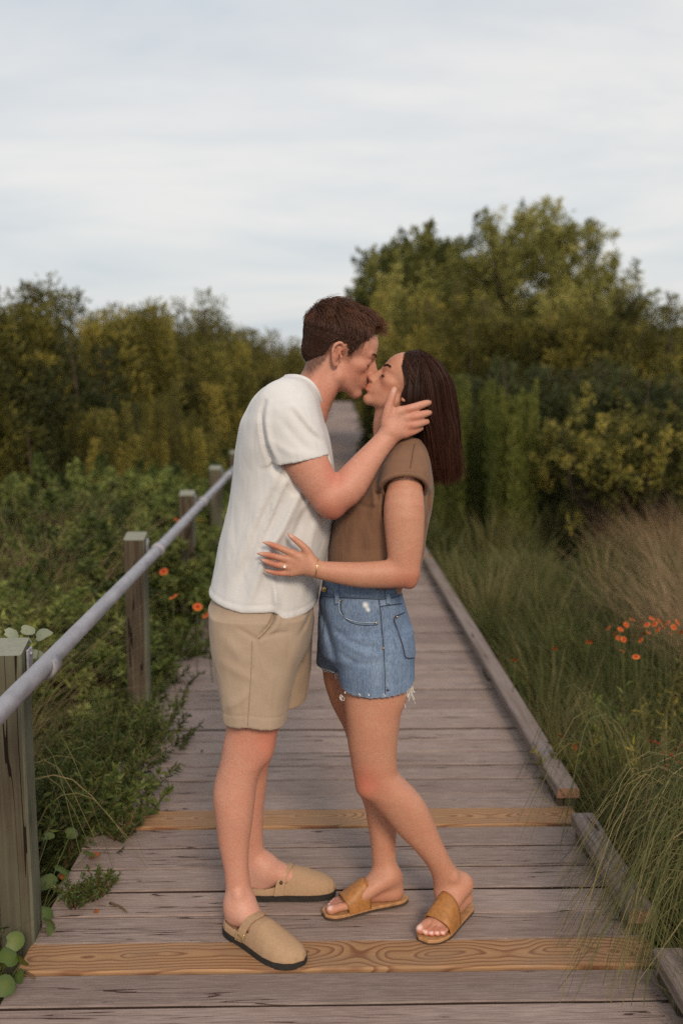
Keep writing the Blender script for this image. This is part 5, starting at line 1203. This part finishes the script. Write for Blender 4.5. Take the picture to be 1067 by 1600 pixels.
def plant(name, meshes, loc, scale, rz, label, cat, group=None):
    o = empty(name, loc, rz); o.scale = scale if hasattr(scale, '__len__') else (scale,) * 3; tag(o, label, cat, group)
    for nm, me in zip(('crown', 'trunk'), meshes): obj(nm, me, None, o)
    return o
def gz(x, y): return float(ground_h(np.array(x), np.array(y)))
SP = [spire_shrub(11 + k, 120, 300, ML_OLIVE) for k in range(3)]
SPD = [spire_shrub(31, 120, 260, ML_DARK, (.032, .010))]
# hedge left of the boardwalk, receding
LS = [(-70, 10.6, 452, 2.6, 'olive shrub cut by the left frame edge at the hedge front'), (8, 11.6, 446, 2.2, 'tall yellow-tipped shrub at the left end of the hedge'), (112, 12.6, 432, 2.5, 'tallest spired shrub of the left hedge with twin peaks'), (68, 11.2, 520, 2.2, 'darker lower shrub below the twin-peaked one in the left hedge'), (170, 13.0, 478, 2.0, 'narrow shrub just right of the twin-peaked one'), (215, 13.8, 492, 2.1, 'rounded olive shrub near the middle of the left hedge'), (252, 15.2, 480, 2.2, 'shrub above the vertical yellow shoots in the left hedge'), (300, 16.0, 468, 2.1, 'peaked shrub halfway along the left hedge'), (340, 18.2, 508, 2.4, 'shrub in the left hedge right of the halfway peak'), (382, 21.5, 516, 2.6, 'receding shrub of the left hedge above the fourth post'), (418, 26, 527, 3.0, 'hedge shrub behind the shoulder of the person in white'), (446, 32, 537, 2.0, 'small distant hedge shrub next to the white shirt collar'), (461, 40, 548, 1.9, 'distant shrub behind the nape of the taller person'), (472, 52, 566, 2.0, 'far shrub where the boardwalk disappears, on its left')]
for k, (px_, Y, tp, wd, lb) in enumerate(LS):
    x = P(px_, 700, Y)[0]; z0 = gz(x, Y); h = P(px_, tp, Y)[2] - z0
    plant('hedge_shrub', SP[k % 3] if k != 3 else SPD[0], (x, Y, z0), (wd / .84, wd / .84, h * .95), k * 1.7, lb, 'shrub', 'shrubs of the hedge left of the boardwalk')
# young shoots in front of the left hedge
for k, (px_, Y, tp, wd, lb) in enumerate([(255, 10.8, 618, .55, 'slim yellow-green shoot standing before the dark of the left hedge'), (300, 11.2, 655, .7, 'small sapling before the left hedge, right of the slim shoot'), (165, 10.4, 640, .9, 'low sapling before the left hedge, left of the slim shoot')]):
    x = P(px_, 700, Y)[0]; z0 = gz(x, Y); h = P(px_, tp, Y)[2] - z0
    plant('sapling', SP[(k + 1) % 3], (x, Y, z0), (wd / .84, wd / .84, h), k * 2.1, lb, 'sapling')
# right side: two trees, a row of shrubs before them
LOB = [(0, 0, .60, .30), (-.28, .05, .52, .24), (.27, 0, .52, .26), (-.12, -.1, .76, .19), (.16, .05, .78, .20), (.0, -.2, .42, .24), (.36, .05, .40, .2), (-.36, 0, .40, .18), (.1, -.1, .86, .12)]
TW = broad_crown(51, 520, 90, ML_PALE, (.021, .0062), (1, 1, 1.05), -.25, LOB)
TD = broad_crown(52, 380, 75, ML_MID, (.026, .011), (1, 1, 1.0), -.1, [(0, 0, .62, .3), (-.2, 0, .5, .24), (.2, .0, .5, .26), (.0, 0, .8, .18), (-.25, 0, .68, .16)])
def tree(name, me, px_, Y, tp, wd, rz, lb):
    x = P(px_, 700, Y)[0]; z0 = gz(x, Y); h = P(px_, tp, Y)[2] - z0; return plant(name, me, (x, Y, z0), (wd, wd, h * .93), rz, lb, 'tree')
tree('willow_like_tree', TW, 812, 19.5, 303, 5.6, .4, 'large pale yellow-green tree rising above the right-hand shrubs')
tree('dark_tree', TD, 655, 21.5, 322, 4.6, 1.0, 'darker green tree at the left shoulder of the large pale tree')
RS = [(655, 16.5, 445, 2.0, SP[0], 'olive shrub with feathery tips above the long dark hair'), (705, 15.2, 472, 2.2, SP[1], 'olive shrub right of the long-haired head, below the pale tree'), (768, 15.8, 462, 2.3, SP[2], 'spired shrub below the middle of the pale tree'), (832, 15.0, 478, 2.4, SP[0], 'broad shrub behind the right clump of feathery weeds'), (900, 15.6, 468, 2.4, SP[1], 'shrub below the right half of the pale tree'), (962, 14.6, 452, 2.3, SP[2], 'peaked shrub at the right foot of the pale tree'), (1022, 14.2, 486, 2.3, SP[0], 'brown-green shrub second from the right frame edge'), (1085, 13.6, 522, 2.4, SP[1], 'low shrub cut by the right frame edge'), (742, 12.6, 560, 2.4, SPD[0], 'dark shrub between the feathery weeds and the olive row'), (860, 12.4, 560, 2.6, SPD[0], 'dark shrub filling the gap behind the feathery weeds on the right'), (955, 12.2, 570, 2.5, SPD[0], 'dark shrub behind the twiggy bush on the right'), (1050, 11.8, 575, 2.5, SPD[0], 'dark shrub behind the twiggy bush at the right frame edge'), (628, 24, 545, 1.5, SPD[0], 'dark shrub right of the far boardwalk behind the kissing faces'), (604, 34, 556, 1.8, SP[2], 'far shrub right of the boardwalk between the two heads'), (588, 48, 570, 2.0, SP[0], 'farthest shrub on the right where the boardwalk vanishes'), (676, 13.5, 590, 1.7, SPD[0], 'dark low shrub directly behind the long dark hair')]
for k, (px_, Y, tp, wd, me, lb) in enumerate(RS):
    x = P(px_, 700, Y)[0]; z0 = gz(x, Y); h = P(px_, tp, Y)[2] - z0
    plant('shrub', me, (x, Y, z0), (wd / .84, wd / .84, h * .95), k * 1.3 + .5, lb, 'shrub', 'shrubs right of the boardwalk')
x = P(523, 640, 69)[0] + 1.0; plant('shrub', SP[1], (x, 70, GZ), (9, 5, 3.0), .3, 'distant shrub closing off the end of the boardwalk', 'shrub')

# ---- feathery weeds (tall bright green plumes)
def fennel(seed, n_stem, h, wx):
    r = np.random.default_rng(seed); parts = []; limbs = []
    for k in range(n_stem):
        bx_, by_ = r.uniform(-wx, wx), r.uniform(-.28, .28); hh = h * r.uniform(.78, 1.03); tip = np.array([bx_ * 1.12 + r.normal() * .03, by_ * 1.15 + r.normal() * .03, hh]); path = spline(np.array([[bx_ * .7, by_ * .7, 0], [bx_, by_, hh * .5], tip]), 12); limbs.append(np.hstack([path, np.linspace(.007, .002, 12)[:, None]]))
        m = 480; t = .12 + .88 * r.random(m) ** .8; c = np.stack([np.interp(t, np.linspace(0, 1, 12), path[:, i]) for i in range(3)], 1); env = .075 * np.minimum(1, (1.05 - t) * 2.6); ang = r.random(m) * 6.28
        off = np.stack([np.cos(ang), np.sin(ang), np.zeros(m)], 1) * (env * r.random(m))[:, None]; d = unit(off + 1e-6) * .35 + np.array([0, 0, 1.0]) + r.normal(size=(m, 3)) * .15
        V, F_ = leaves(c + off, d, r.uniform(.04, .085, m), .0055, r); sh = np.clip(r.normal(.45, .18) + .3 * (t - .5) + r.normal(size=m) * .1, 0, 1); parts.append((V, F_, np.repeat(sh, 4)))
    return veg_mesh('foliage', parts, ML_FERN), limb_mesh('stem', limbs, M_STEM, 4)
for px_, Y, tp, wx, n, lb in ((722, 10.0, 595, .30, 16, 'bright green feathery weed clump beside the long dark hair'), (806, 9.6, 600, .30, 18, 'bright green feathery weed clump standing apart to the right'), (764, 10.4, 628, .22, 10, 'lower green feathery weeds between the two taller clumps')):
    x = P(px_, 740, Y)[0]; z0 = gz(x, Y); o = empty('feathery_weed', (x, Y, z0)); tag(o, lb, 'weed', 'feathery green weeds')
    f_, s_ = fennel(int(px_), n, P(px_, tp, Y)[2] - z0, wx); obj('foliage', f_, None, o); obj('stem', s_, None, o)

# ---- leafy bushes
BUSH = [broad_crown(71 + k, 330, 62, ML_GREEN, (.040, .017), (1.15, 1.15, 1.0), .1, [(0, 0, .5, .42), (-.3, .1, .42, .3), (.3, -.1, .42, .3), (0, -.2, .35, .35)]) for k in range(2)]
TWIG = broad_crown(75, 200, 40, ML_OLIVE, (.034, .012), (1.1, 1.1, 1), .2, [(0, 0, .6, .36), (-.28, 0, .5, .26), (.28, 0, .5, .28)])
for k, (px_, Y, tp, wd, lb) in enumerate([(140, 8.6, 716, 1.5, 'leafy green bush at the foot of the left hedge, with upright pale sprays'), (232, 8.2, 728, 1.4, 'bright green bush between the second and third posts'), (300, 9.6, 730, 1.5, 'green bush behind the farthest visible posts'), (60, 7.2, 745, 1.5, 'green bush behind the dry grass at the left frame edge'), (165, 6.0, 800, 1.3, 'low green bush left of the second post'), (285, 6.9, 815, 1.0, 'small green bush behind the third post'), (85, 4.9, 905, 1.1, 'low bush behind the pipe rail near the left frame edge'), (330, 11.5, 705, 1.3, 'green bush where the handrail meets the white shirt')]):
    x = P(px_, tp + 60, Y)[0]; x = min(x, -1.0); z0 = gz(x, Y); h = P(px_, tp, Y)[2] - z0
    plant('leafy_bush', BUSH[k % 2], (x, Y, z0 - .02), (wd, wd, h * 1.02), k * 1.9, lb, 'bush', 'green bushes left of the handrail')
for px_, Y, tp, wd, lb in ((935, 9.4, 610, 1.7, 'twiggy olive bush in front of the dark shrubs on the right'), (1040, 9.2, 640, 1.6, 'twiggy bush with bare stems near the right frame edge')):
    x = P(px_, 740, Y)[0]; z0 = gz(x, Y); plant('twiggy_bush', TWIG, (x, Y, z0), (wd, wd, P(px_, tp, Y)[2] - z0), px_, lb, 'bush')

# ---- grasses: nobody could count them
def scatter(n, x0f, x1f, y0, y1, rng, p=1.0):
    y = y0 + (y1 - y0) * rng.random(n) ** p; a, b = x0f(y), x1f(y); x = a + (b - a) * rng.random(n); return x, y
rg = np.random.default_rng(91)
def grass(n, x0f, x1f, y0, y1, h, lean, width, shade, mat, name, p=1.6, droop=.5, clump=0.0, bias=(0, 0), seg=4):
    parts = []
    x, y = scatter(n, x0f, x1f, y0, y1, rg, p)
    if clump:
        nc_ = max(8, n // 170); cx, cy = scatter(nc_, x0f, x1f, y0, y1, rg, p); j = rg.integers(0, nc_, n); rr_ = np.abs(rg.normal(size=n)) * clump; aa = rg.random(n) * 6.28
        x = cx[j] + rr_ * np.cos(aa); y = cy[j] + rr_ * np.sin(aa); ln = np.stack([np.cos(aa), np.sin(aa)], 1) * (lean * (.3 + rg.random((n, 1)))); cs = rg.normal(size=nc_)[j] * .14; ch = rg.uniform(.75, 1.15, nc_)[j]
    else: ln = rg.normal(size=(n, 2)) * lean * .7; cs = 0; ch = 1
    ok = (x > 0.96 + np.where(y > 9, .021 * (y - 9), 0)) | (x < -.86); x, y, ln = x[ok], y[ok], ln[ok]; cs = cs[ok] if clump else 0; ch = ch[ok] if clump else 1; m = len(x)
    hh = rg.uniform(h[0], h[1], m) * ch; base = np.stack([x, y, ground_h(x, y) - .01], 1); ln = ln + np.array(bias) * hh[:, None]
    wd = width * rg.uniform(.6, 1.3, m) * np.clip(y / 4, 1, 2.2)
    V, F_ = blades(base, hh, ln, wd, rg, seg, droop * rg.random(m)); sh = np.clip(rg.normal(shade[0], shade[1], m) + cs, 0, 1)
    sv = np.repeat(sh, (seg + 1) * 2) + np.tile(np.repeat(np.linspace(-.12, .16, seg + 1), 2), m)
    me = veg_mesh(name, [(V, F_, np.clip(sv, 0, 1))], mat); o = obj(name, me); return o
xr = lambda y: np.where(y > 9, .97 + .021 * (y - 9), .97)
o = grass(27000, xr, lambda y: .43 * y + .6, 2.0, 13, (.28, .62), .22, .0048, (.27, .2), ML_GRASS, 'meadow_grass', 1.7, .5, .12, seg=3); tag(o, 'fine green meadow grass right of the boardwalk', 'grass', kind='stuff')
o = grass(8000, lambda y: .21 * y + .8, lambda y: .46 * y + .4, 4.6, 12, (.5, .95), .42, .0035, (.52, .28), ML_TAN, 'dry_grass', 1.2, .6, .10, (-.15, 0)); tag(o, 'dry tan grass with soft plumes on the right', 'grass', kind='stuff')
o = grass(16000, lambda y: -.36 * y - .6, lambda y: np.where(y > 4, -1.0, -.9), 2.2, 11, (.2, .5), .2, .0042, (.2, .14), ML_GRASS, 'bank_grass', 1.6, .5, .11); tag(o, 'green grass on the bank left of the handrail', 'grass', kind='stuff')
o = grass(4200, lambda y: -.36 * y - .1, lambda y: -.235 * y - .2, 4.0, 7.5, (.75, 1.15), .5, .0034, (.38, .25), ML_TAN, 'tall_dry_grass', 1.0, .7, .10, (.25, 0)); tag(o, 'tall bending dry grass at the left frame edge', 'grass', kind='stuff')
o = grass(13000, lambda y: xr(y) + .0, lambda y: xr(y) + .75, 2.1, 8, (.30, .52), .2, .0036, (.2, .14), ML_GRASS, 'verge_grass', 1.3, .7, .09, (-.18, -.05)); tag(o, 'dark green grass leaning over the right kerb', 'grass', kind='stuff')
o = grass(16000, lambda y: -.5 * y - 2, lambda y: .55 * y + 2, 10, 60, (.3, .7), .2, .012, (.3, .18), ML_GRASS, 'far_grass', 1.8, .5, .0, seg=3); tag(o, 'rough grass under the far shrubs', 'grass', kind='stuff')
n = 22000; x = rg.uniform(-130, 130, n); y = 95 + rg.random(n) * 40 + .15 * np.abs(x); hh = 2.6 + 1.0 * np.sin(x * .21 + 1) + .8 * np.sin(x * .67) + .5 * np.sin(x * 1.9)
V, F_ = leaves(np.stack([x, y, GZ + hh * rg.random(n) ** .8], 1), rg.normal(size=(n, 3)) + np.array([0, 0, .8]), rg.uniform(.5, 1.1, n), .42, rg)
tag(obj('distant_scrub', veg_mesh('distant_scrub', [(V, F_, np.repeat(np.clip(rg.normal(.4, .2, n), 0, 1), 4))], ML_OLIVE)), 'low distant scrub along the horizon behind the hedge', 'scrub', kind='stuff')
# low leafy undergrowth so that no bare soil shows
def under(n, x0f, x1f, y0, y1, h, mat, name, leaf, p=1.5):
    x, y = scatter(n, x0f, x1f, y0, y1, rg, p); z = ground_h(x, y) + h * (.15 + .85 * rg.random(n)) * (.6 + .4 * np.sin(x * 7 + 1) * np.cos(y * 5)); c = np.stack([x, y, z], 1); d = rg.normal(size=(n, 3)) + np.array([0, 0, .7])
    V, F_ = leaves(c, d, leaf[0] * rg.uniform(.6, 1.4, n), leaf[1] * rg.uniform(.7, 1.3, n), rg); sh = np.clip(rg.normal(.35, .2, n), 0, 1); return obj(name, veg_mesh(name, [(V, F_, np.repeat(sh, 4))], mat))
tag(under(30000, lambda y: xr(y), lambda y: .45 * y + .5, 2.0, 9, .36, ML_DEEP, 'right_undergrowth', (.05, .009)), 'dark leafy undergrowth among the grass right of the kerb', 'undergrowth', kind='stuff')
tag(under(26000, lambda y: -.36 * y - .4, lambda y: np.where(y > 4, -.98, -.88), 2.0, 9, .34, ML_GREEN, 'left_undergrowth', (.045, .016)), 'leafy undergrowth on the bank left of the posts', 'undergrowth', kind='stuff')

# ---- dense dark plants hugging the left deck edge
def edge_plant(seed, loc, h, wd, lb, leaf=(.034, .0085), n=75, m=70, mat=None, lean=(.35, 0)):
    r = np.random.default_rng(seed); parts = []; limbs = []
    for k in range(n):
        a = r.random() * 6.28; rad = wd * math.sqrt(r.random()); tip = np.array([rad * math.cos(a) + lean[0] * h * r.random(), rad * math.sin(a) + lean[1] * h, h * r.uniform(.45, 1.0)]); path = spline(np.array([[.3 * tip[0], .4 * tip[1], 0], [.65 * tip[0], .75 * tip[1], tip[2] * .65], tip]), 9); limbs.append(np.hstack([path, np.linspace(.003, .001, 9)[:, None]]))
        t = .15 + .85 * r.random(m); c = np.stack([np.interp(t, np.linspace(0, 1, 9), path[:, i]) for i in range(3)], 1); tg = unit(path[-1] - path[-4]); d = unit(r.normal(size=(m, 3))) * .8 + tg * .7
        V, F_ = leaves(c, d, leaf[0] * r.uniform(.7, 1.3, m), leaf[1] * r.uniform(.8, 1.3, m), r); parts.append((V, F_, np.repeat(np.clip(r.normal(.35, .15) + .35 * (t - .5) + r.normal(size=m) * .12, 0, 1), 4)))
    o = empty('edge_plant', loc); tag(o, lb, 'plant', 'dark plants along the left deck edge'); obj('foliage', veg_mesh('foliage', parts, mat or ML_DEEP), None, o); obj('stem', limb_mesh('stem', limbs, M_STEMB, 4), None, o); return o
for k, (x, y, h, wd, lb, lf) in enumerate([(-1.02, 3.15, .52, .26, 'dense dark plant right behind the near post', (.034, .007)), (-.93, 3.55, .54, .24, 'dark feathery plant spilling onto the deck below the second post', (.030, .007)), (-.88, 3.25, .46, .16, 'sprig with small oval leaves reaching onto the boards', (.030, .013)), (-.90, 3.95, .50, .22, 'dark plant at the foot of the second post', (.032, .008)), (-.96, 4.75, .50, .28, 'green plant just past the second post', (.036, .008)), (-.93, 5.4, .48, .28, 'grassy green plant overhanging the deck before the third post', (.05, .006)), (-1.2, 2.75, .5, .3, 'plant at the left frame edge behind the near post', (.034, .008)), (-.95, 6.6, .46, .3, 'plant at the deck edge by the third post', (.04, .01)), (-.97, 7.9, .5, .35, 'plant at the deck edge by the fourth post', (.045, .012))]):
    edge_plant(200 + k, (x + (.05 if k in (1, 2, 3) else 0), y, -.32), h * (1.08 if k < 4 else 1), wd, lb, lf, 105 if k < 4 else 75)
# ---- leafy weeds on the right with pale tips
for k, (px_, py_, Y, h, lb) in enumerate([(962, 1050, 3.9, .5, 'leafy weed with pale tips below the orange flower cluster'), (890, 1140, 3.55, .35, 'small pale-tipped weed beside the long kerb timber'), (1030, 1140, 3.3, .42, 'leafy weed near the small red flowers'), (1045, 1040, 4.1, .5, 'reddish leaning weed at the right frame edge')]):
    c = P(px_, py_, Y); z0 = gz(c[0], Y); o = edge_plant(300 + k, (c[0], Y, z0), c[2] - z0, .13, lb, (.042, .009), 16, 34, ML_OLIVE if k != 0 else ML_GREEN, (0, 0)); o['group'] = 'pale-tipped weeds right of the kerb'; o['category'] = 'weed'; o.name = 'leafy_weed'

# ---- drooping grass tuft over the near kerb
def tuft(seed, n, bx, by, tips, lb, sm_=.5):
    r = np.random.default_rng(seed); parts = []; x0, y0 = (bx[0] + bx[1]) / 2, (by[0] + by[1]) / 2; o = empty('grass_tuft', (x0, y0, GZ)); tag(o, lb, 'grass tuft'); P_ = []
    for k in range(n):
        b = np.array([r.uniform(*bx), r.uniform(*by), GZ]); px_, py_, zt = tips(r); t_ = G(px_, py_, zt) + np.array([0, 0, 0]); pk = b * .42 + t_ * .58; pk[2] = max(t_[2] + .06, .18) + r.uniform(.05, .28)
        p1 = b * .8 + t_ * .2; p1[2] = pk[2] * .62; q = spline(np.vstack([b, p1, pk, t_]), 11); P_.append(q)
    P_ = np.array(P_); V, Q, s_ = strand_mesh(P_, .003 + .003 * r.random(n), np.clip(r.normal(sm_, .25, n), 0, 1)); V = V - np.array([x0, y0, GZ]); obj('blades', veg_mesh('blades', [(V, Q, s_)], ML_GRASS), None, o)
tuft(401, 170, (1.0, 1.32), (2.35, 3.0), lambda r: (r.uniform(860, 1010), r.uniform(1330, 1575), r.uniform(.01, .10)), 'long drooping grass tuft spilling over the short kerb timber onto the deck')
tuft(402, 120, (1.0, 1.3), (2.3, 3.0), lambda r: (r.uniform(960, 1070), r.uniform(1270, 1540), r.uniform(.05, .25)), 'upright green grass tuft behind the nearest kerb timber', .18)
tuft(403, 26, (1.0, 1.15), (3.0, 3.5), lambda r: (r.uniform(800, 900), r.uniform(1180, 1330), r.uniform(.01, .06)), 'thin grass tuft leaning over the gap between the kerb timbers', .3)
tuft(404, 16, (-1.1, -.92), (2.9, 3.2), lambda r: (r.uniform(130, 240), r.uniform(1240, 1420), r.uniform(.01, .05)), 'thin pale grass stems arching onto the deck past the near post', .35)

# ---- blanket flowers
M_PET = Mat('orange_red_petal', (0.5, 0.08, 0.02), 0.7, 0.2); _s = M_PET.attr('shade'); M_PET.to(M_PET.ramp(_s, [(0, (0.42, 0.03, 0.012)), (.6, (0.55, 0.10, 0.02)), (1, (0.62, 0.26, 0.05))]), 'Base Color'); M_PET = M_PET.m
M_PETR = Mat('red_petal', (0.38, 0.03, 0.02), 0.7, 0.2).m; M_EYE = mat_plain('flower_centre', (0.07, 0.02, 0.012), 0.9, 0.1)
def flower_meshes(n_pet, R_, mat):
    r = np.random.default_rng(n_pet); V, F_, S = [], [], []
    for k in range(n_pet):
        a = 2 * math.pi * k / n_pet + r.normal() * .06; u = np.array([math.cos(a), math.sin(a), 0]); s = np.array([-math.sin(a), math.cos(a), 0]); up = np.array([0, 0, 1.0]); b = len(V); w_ = R_ * .32
        V += [u * R_ * .22 - s * w_ * .4, u * R_ * .22 + s * w_ * .4, u * R_ * .7 + s * w_ + up * R_ * .06, u * R_ * .7 - s * w_ + up * R_ * .06, u * R_ + s * w_ * .5 - up * R_ * .08, u * R_ - s * w_ * .5 - up * R_ * .08]; F_ += [[b, b + 1, b + 2, b + 3], [b + 3, b + 2, b + 4, b + 5]]; S += [.1, .1, .45, .45, 1, 1]
    me = mesh_np('petals', np.array(V), np.array(F_), False); set_attr(me, 'shade', S); me.materials.append(mat)
    bm = bmesh.new(); bmesh.ops.create_uvsphere(bm, u_segments=8, v_segments=5, radius=R_ * .3); [setattr(v, 'co', Vector((v.co.x, v.co.y, v.co.z * .7))) for v in bm.verts]; c = bpy.data.meshes.new('centre'); bm.to_mesh(c); bm.free(); c.materials.append(M_EYE); return me, c
FM = flower_meshes(10, .024, M_PET); FR = flower_meshes(7, .014, M_PETR)
def flower(px_, py_, Y, lb, grp, me=FM, sc=1.0, name='blanket_flower'):
    c = P(px_, py_, Y); z0 = gz(c[0], Y); o = empty(name, (c[0], Y, z0)); tag(o, lb, 'flower', grp); h = c[2] - z0; j = RNG.normal(size=2) * .04
    V, F_ = tube(spline(np.array([[j[0], j[1], 0], [j[0] * .4, j[1] * .4, h * .6], [0, 0, h]]), 6), .0022, 4); obj('stem', mesh_np('stem', V, F_), M_STEM, o)
    rot = (R(RNG.uniform(15, 60)), R(RNG.uniform(-25, 25)), RNG.random() * 6.28)
    for nm, m_ in zip(('petals', 'centre'), me): q = obj(nm, m_, None, o, (0, 0, h)); q.rotation_euler = rot; q.scale = (sc,) * 3
for (px_, py_, Y), lb in zip(((256, 893, 5.2), (271, 932, 4.7), (309, 948, 4.9), (322, 961, 4.8), (313, 812, 7.5), (277, 812, 6.6)), ('orange-red flower just right of the second post', 'orange flower below the one beside the second post', 'orange flower by the foot of the third post', 'orange flower beside the shirt hem', 'tiny orange flower above the rail past the third post', 'tiny orange flower behind the rail before the third post')): flower(px_, py_, Y, lb, None)
for px_, py_ in ((950, 981), (969, 983), (966, 997), (974, 999), (1002, 972), (1010, 976), (1022, 975), (1005, 990), (1012, 988), (1030, 970), (1036, 979), (1052, 980), (1063, 988), (992, 994), (987, 968), (1018, 966), (978, 976), (996, 981), (1027, 984), (1042, 973), (1046, 990), (1000, 1000), (1058, 972), (960, 990)): flower(px_, py_, RNG.uniform(4.3, 5.0), 'small orange-red flower in the dense cluster right of the kerb', 'orange flowers clustered on the right', FM, .62)
for (px_, py_, Y), lb in zip(((993, 1026, 4.0), (971, 1017, 4.2), (866, 1013, 4.6), (804, 1031, 4.4), (920, 1003, 4.8)), ('orange flower with a dark eye standing just below the cluster', 'small orange flower left of the dark-eyed one', 'single orange flower in the grass midway to the cluster', 'orange flower nearest the long kerb timber', 'faint orange flower left of the cluster')): flower(px_, py_, Y, lb, None, FM, .65)
for px_, py_ in ((1056, 1172), (1050, 1180), (1060, 1166), (1040, 1196), (1062, 1190), (1034, 1176), (1016, 1158), (1026, 1160)): flower(px_, py_, RNG.uniform(3.2, 3.5), 'tiny red flower low at the right frame edge', 'tiny red flowers at the right frame edge', FR, 1, 'red_flower')
for px_, py_ in ((876, 1150), (907, 1162), (898, 1168)): flower(px_, py_, 3.5, 'tiny red flower beside the long kerb timber', 'tiny red flowers beside the long kerb timber', FR, 1, 'red_flower')

# ---- round-leaved vine at the near post, pale leaves above it
def big_leaf(R_, point=.0, seed=0):
    n = 14; r = np.random.default_rng(seed); a = np.linspace(0, 2 * np.pi, n, endpoint=False); rad = R_ * (1 + .05 * r.normal(size=n)) * np.where(np.abs(a - np.pi) < .3, .72, 1); x = np.cos(a) * rad * (1 + point * (np.cos(a) > .5)); y = np.sin(a) * rad * (1 - .45 * point)
    z = -.18 * (x * x + y * y) / R_ + .12 * np.abs(y); V = np.vstack([[0, 0, .0], np.stack([x * .55, y * .55, z * .35], 1), np.stack([x, y, z], 1)]); i = np.arange(n); j = (i + 1) % n
    me = mesh_np('leaf', V, [np.stack([np.zeros(n, int), 1 + i, 1 + j], 1), np.stack([1 + i, 1 + n + i, 1 + n + j, 1 + j], 1)]); set_attr(me, 'shade', np.clip(r.normal(.45, .2) + np.concatenate([[.25], np.full(n, .1), np.full(n, -.05)]), 0, 1)); return me
def leafy(name, root, items, mat, lb, cat, point=0.0, group=None):
    o = empty(name, root); tag(o, lb, cat, group); rt = np.array(root)
    for k, (px_, py_, Y, R_, rx, ry, rz) in enumerate(items):
        c = P(px_, py_, Y); me = big_leaf(R_ * .82, point, k + 50 + int(px_)); me.materials.append(mat); q = obj('leaf', me, None, o, c - rt); q.rotation_euler = (R(rx), R(ry), R(rz))
        b = np.array([RNG.normal() * .02, RNG.normal() * .02, 0]); V, F_ = tube(spline(np.vstack([b, (b + c - rt) / 2 + [0, 0, .03], c - rt]), 7), .0014, 4); obj('stalk', mesh_np('stalk', V, F_), M_STEM, o)
    return o
leafy('round_leaved_vine', (-.93, 2.33, GZ), [(24, 1470, 2.38, .030, 50, 10, 20), (14, 1495, 2.34, .032, 40, -15, 80), (36, 1500, 2.36, .026, 60, 20, 140), (4, 1450, 2.40, .026, 35, 5, 200), (8, 1540, 2.28, .034, 45, 0, 30), (30, 1525, 2.32, .022, 55, 30, 300), (0, 1585, 2.22, .032, 40, 10, 90), (-8, 1520, 2.3, .03, 40, 10, 90), (2, 1510, 2.33, .024, 60, -10, 250)], ML_VINE, 'round-leaved vine at the foot of the near post in the bottom left corner', 'vine')
leafy('round_leaved_vine', (-.80, 2.60, -.05), [(68, 1427, 2.60, .028, 45, 10, 20), (78, 1442, 2.58, .024, 35, -20, 120), (82, 1456, 2.56, .026, 50, 20, 60), (74, 1495, 2.49, .026, 40, 0, 200), (66, 1488, 2.5, .016, 40, 0, 100), (72, 1378, 2.75, .034, 30, -20, 20), (98, 1358, 2.85, .034, 25, 15, 80), (118, 1382, 2.8, .026, 20, 30, 160), (76, 1306, 2.85, .018, 40, 0, 0), (112, 1302, 2.95, .026, 50, 10, 45), (140, 1333, 2.95, .028, 20, 10, 90)], ML_VINE, 'broad-leaved weed growing beside the near post onto the boards', 'weed', .25)
leafy('pale_leaved_plant', (-.95, 2.75, GZ), [(42, 984, 2.75, .022, 70, 10, 10), (64, 992, 2.74, .028, 60, -20, 340), (48, 999, 2.73, .017, 60, 0, 100), (17, 989, 2.72, .024, 60, 20, 40), (52, 1022, 2.78, .024, 50, 0, 0)], ML_GREY, 'pale grey-green leaves showing above the near post top', 'plant', .5)
# ---- low weeds spreading over the boards on the left, fallen leaves and twigs
for k, (px_, py_, lb) in enumerate([(190, 1310, 'small yellow-green weed spreading on the boards below the upper pine board'), (150, 1400, 'tiny leafy weed at the left plank ends'), (120, 1412, 'yellowing weed patch between vine and boards')]):
    c = G(px_, py_, .0); o = edge_plant(500 + k, (c[0], c[1], .0), .07, .075, lb, (.013, .006), 26, 22, ML_VINE, (.1, 0)); o.name = 'small_weed'; o['group'] = 'small weeds on the left plank ends'
dl = bpy.data.meshes.new('dead')
for k, (px_, py_, R_, lb) in enumerate([(145, 1342, .016, 'curled rust-red dead leaf on the boards'), (98, 1374, .014, 'orange dead leaf caught beside the near post'), (118, 1398, .010, 'small rust-coloured leaf scrap on the plank ends'), (152, 1430, .008, 'tiny reddish leaf scrap near the lower pine board')]):
    me = big_leaf(R_, .6, 900 + k); me.materials.append(ML_RUST); c = G(px_, py_, 0); o = obj('dead_leaf', me, None, None, (c[0], c[1], .012)); o.rotation_euler = (R(25 + 20 * k), R(-20), k * 1.3); tag(o, lb, 'dead leaf')
for (a, b, lb) in (((172, 1414), (199, 1428), 'short brown twig lying on the boards at left'), ((30, 1520), (55, 1533), 'dark twig below the round-leaved vine')):
    A, B_ = G(*a), G(*b); V, F_ = tube(spline(np.vstack([A + [0, 0, .006], (A + B_) / 2 + [.003, .002, .008], B_ + [0, 0, .006]]), 7), [.0035, .0038, .0032, .0035, .003, .0028, .002], 6); tag(obj('twig', mesh_np('twig', V, F_), M_STEMB), lb, 'twig')
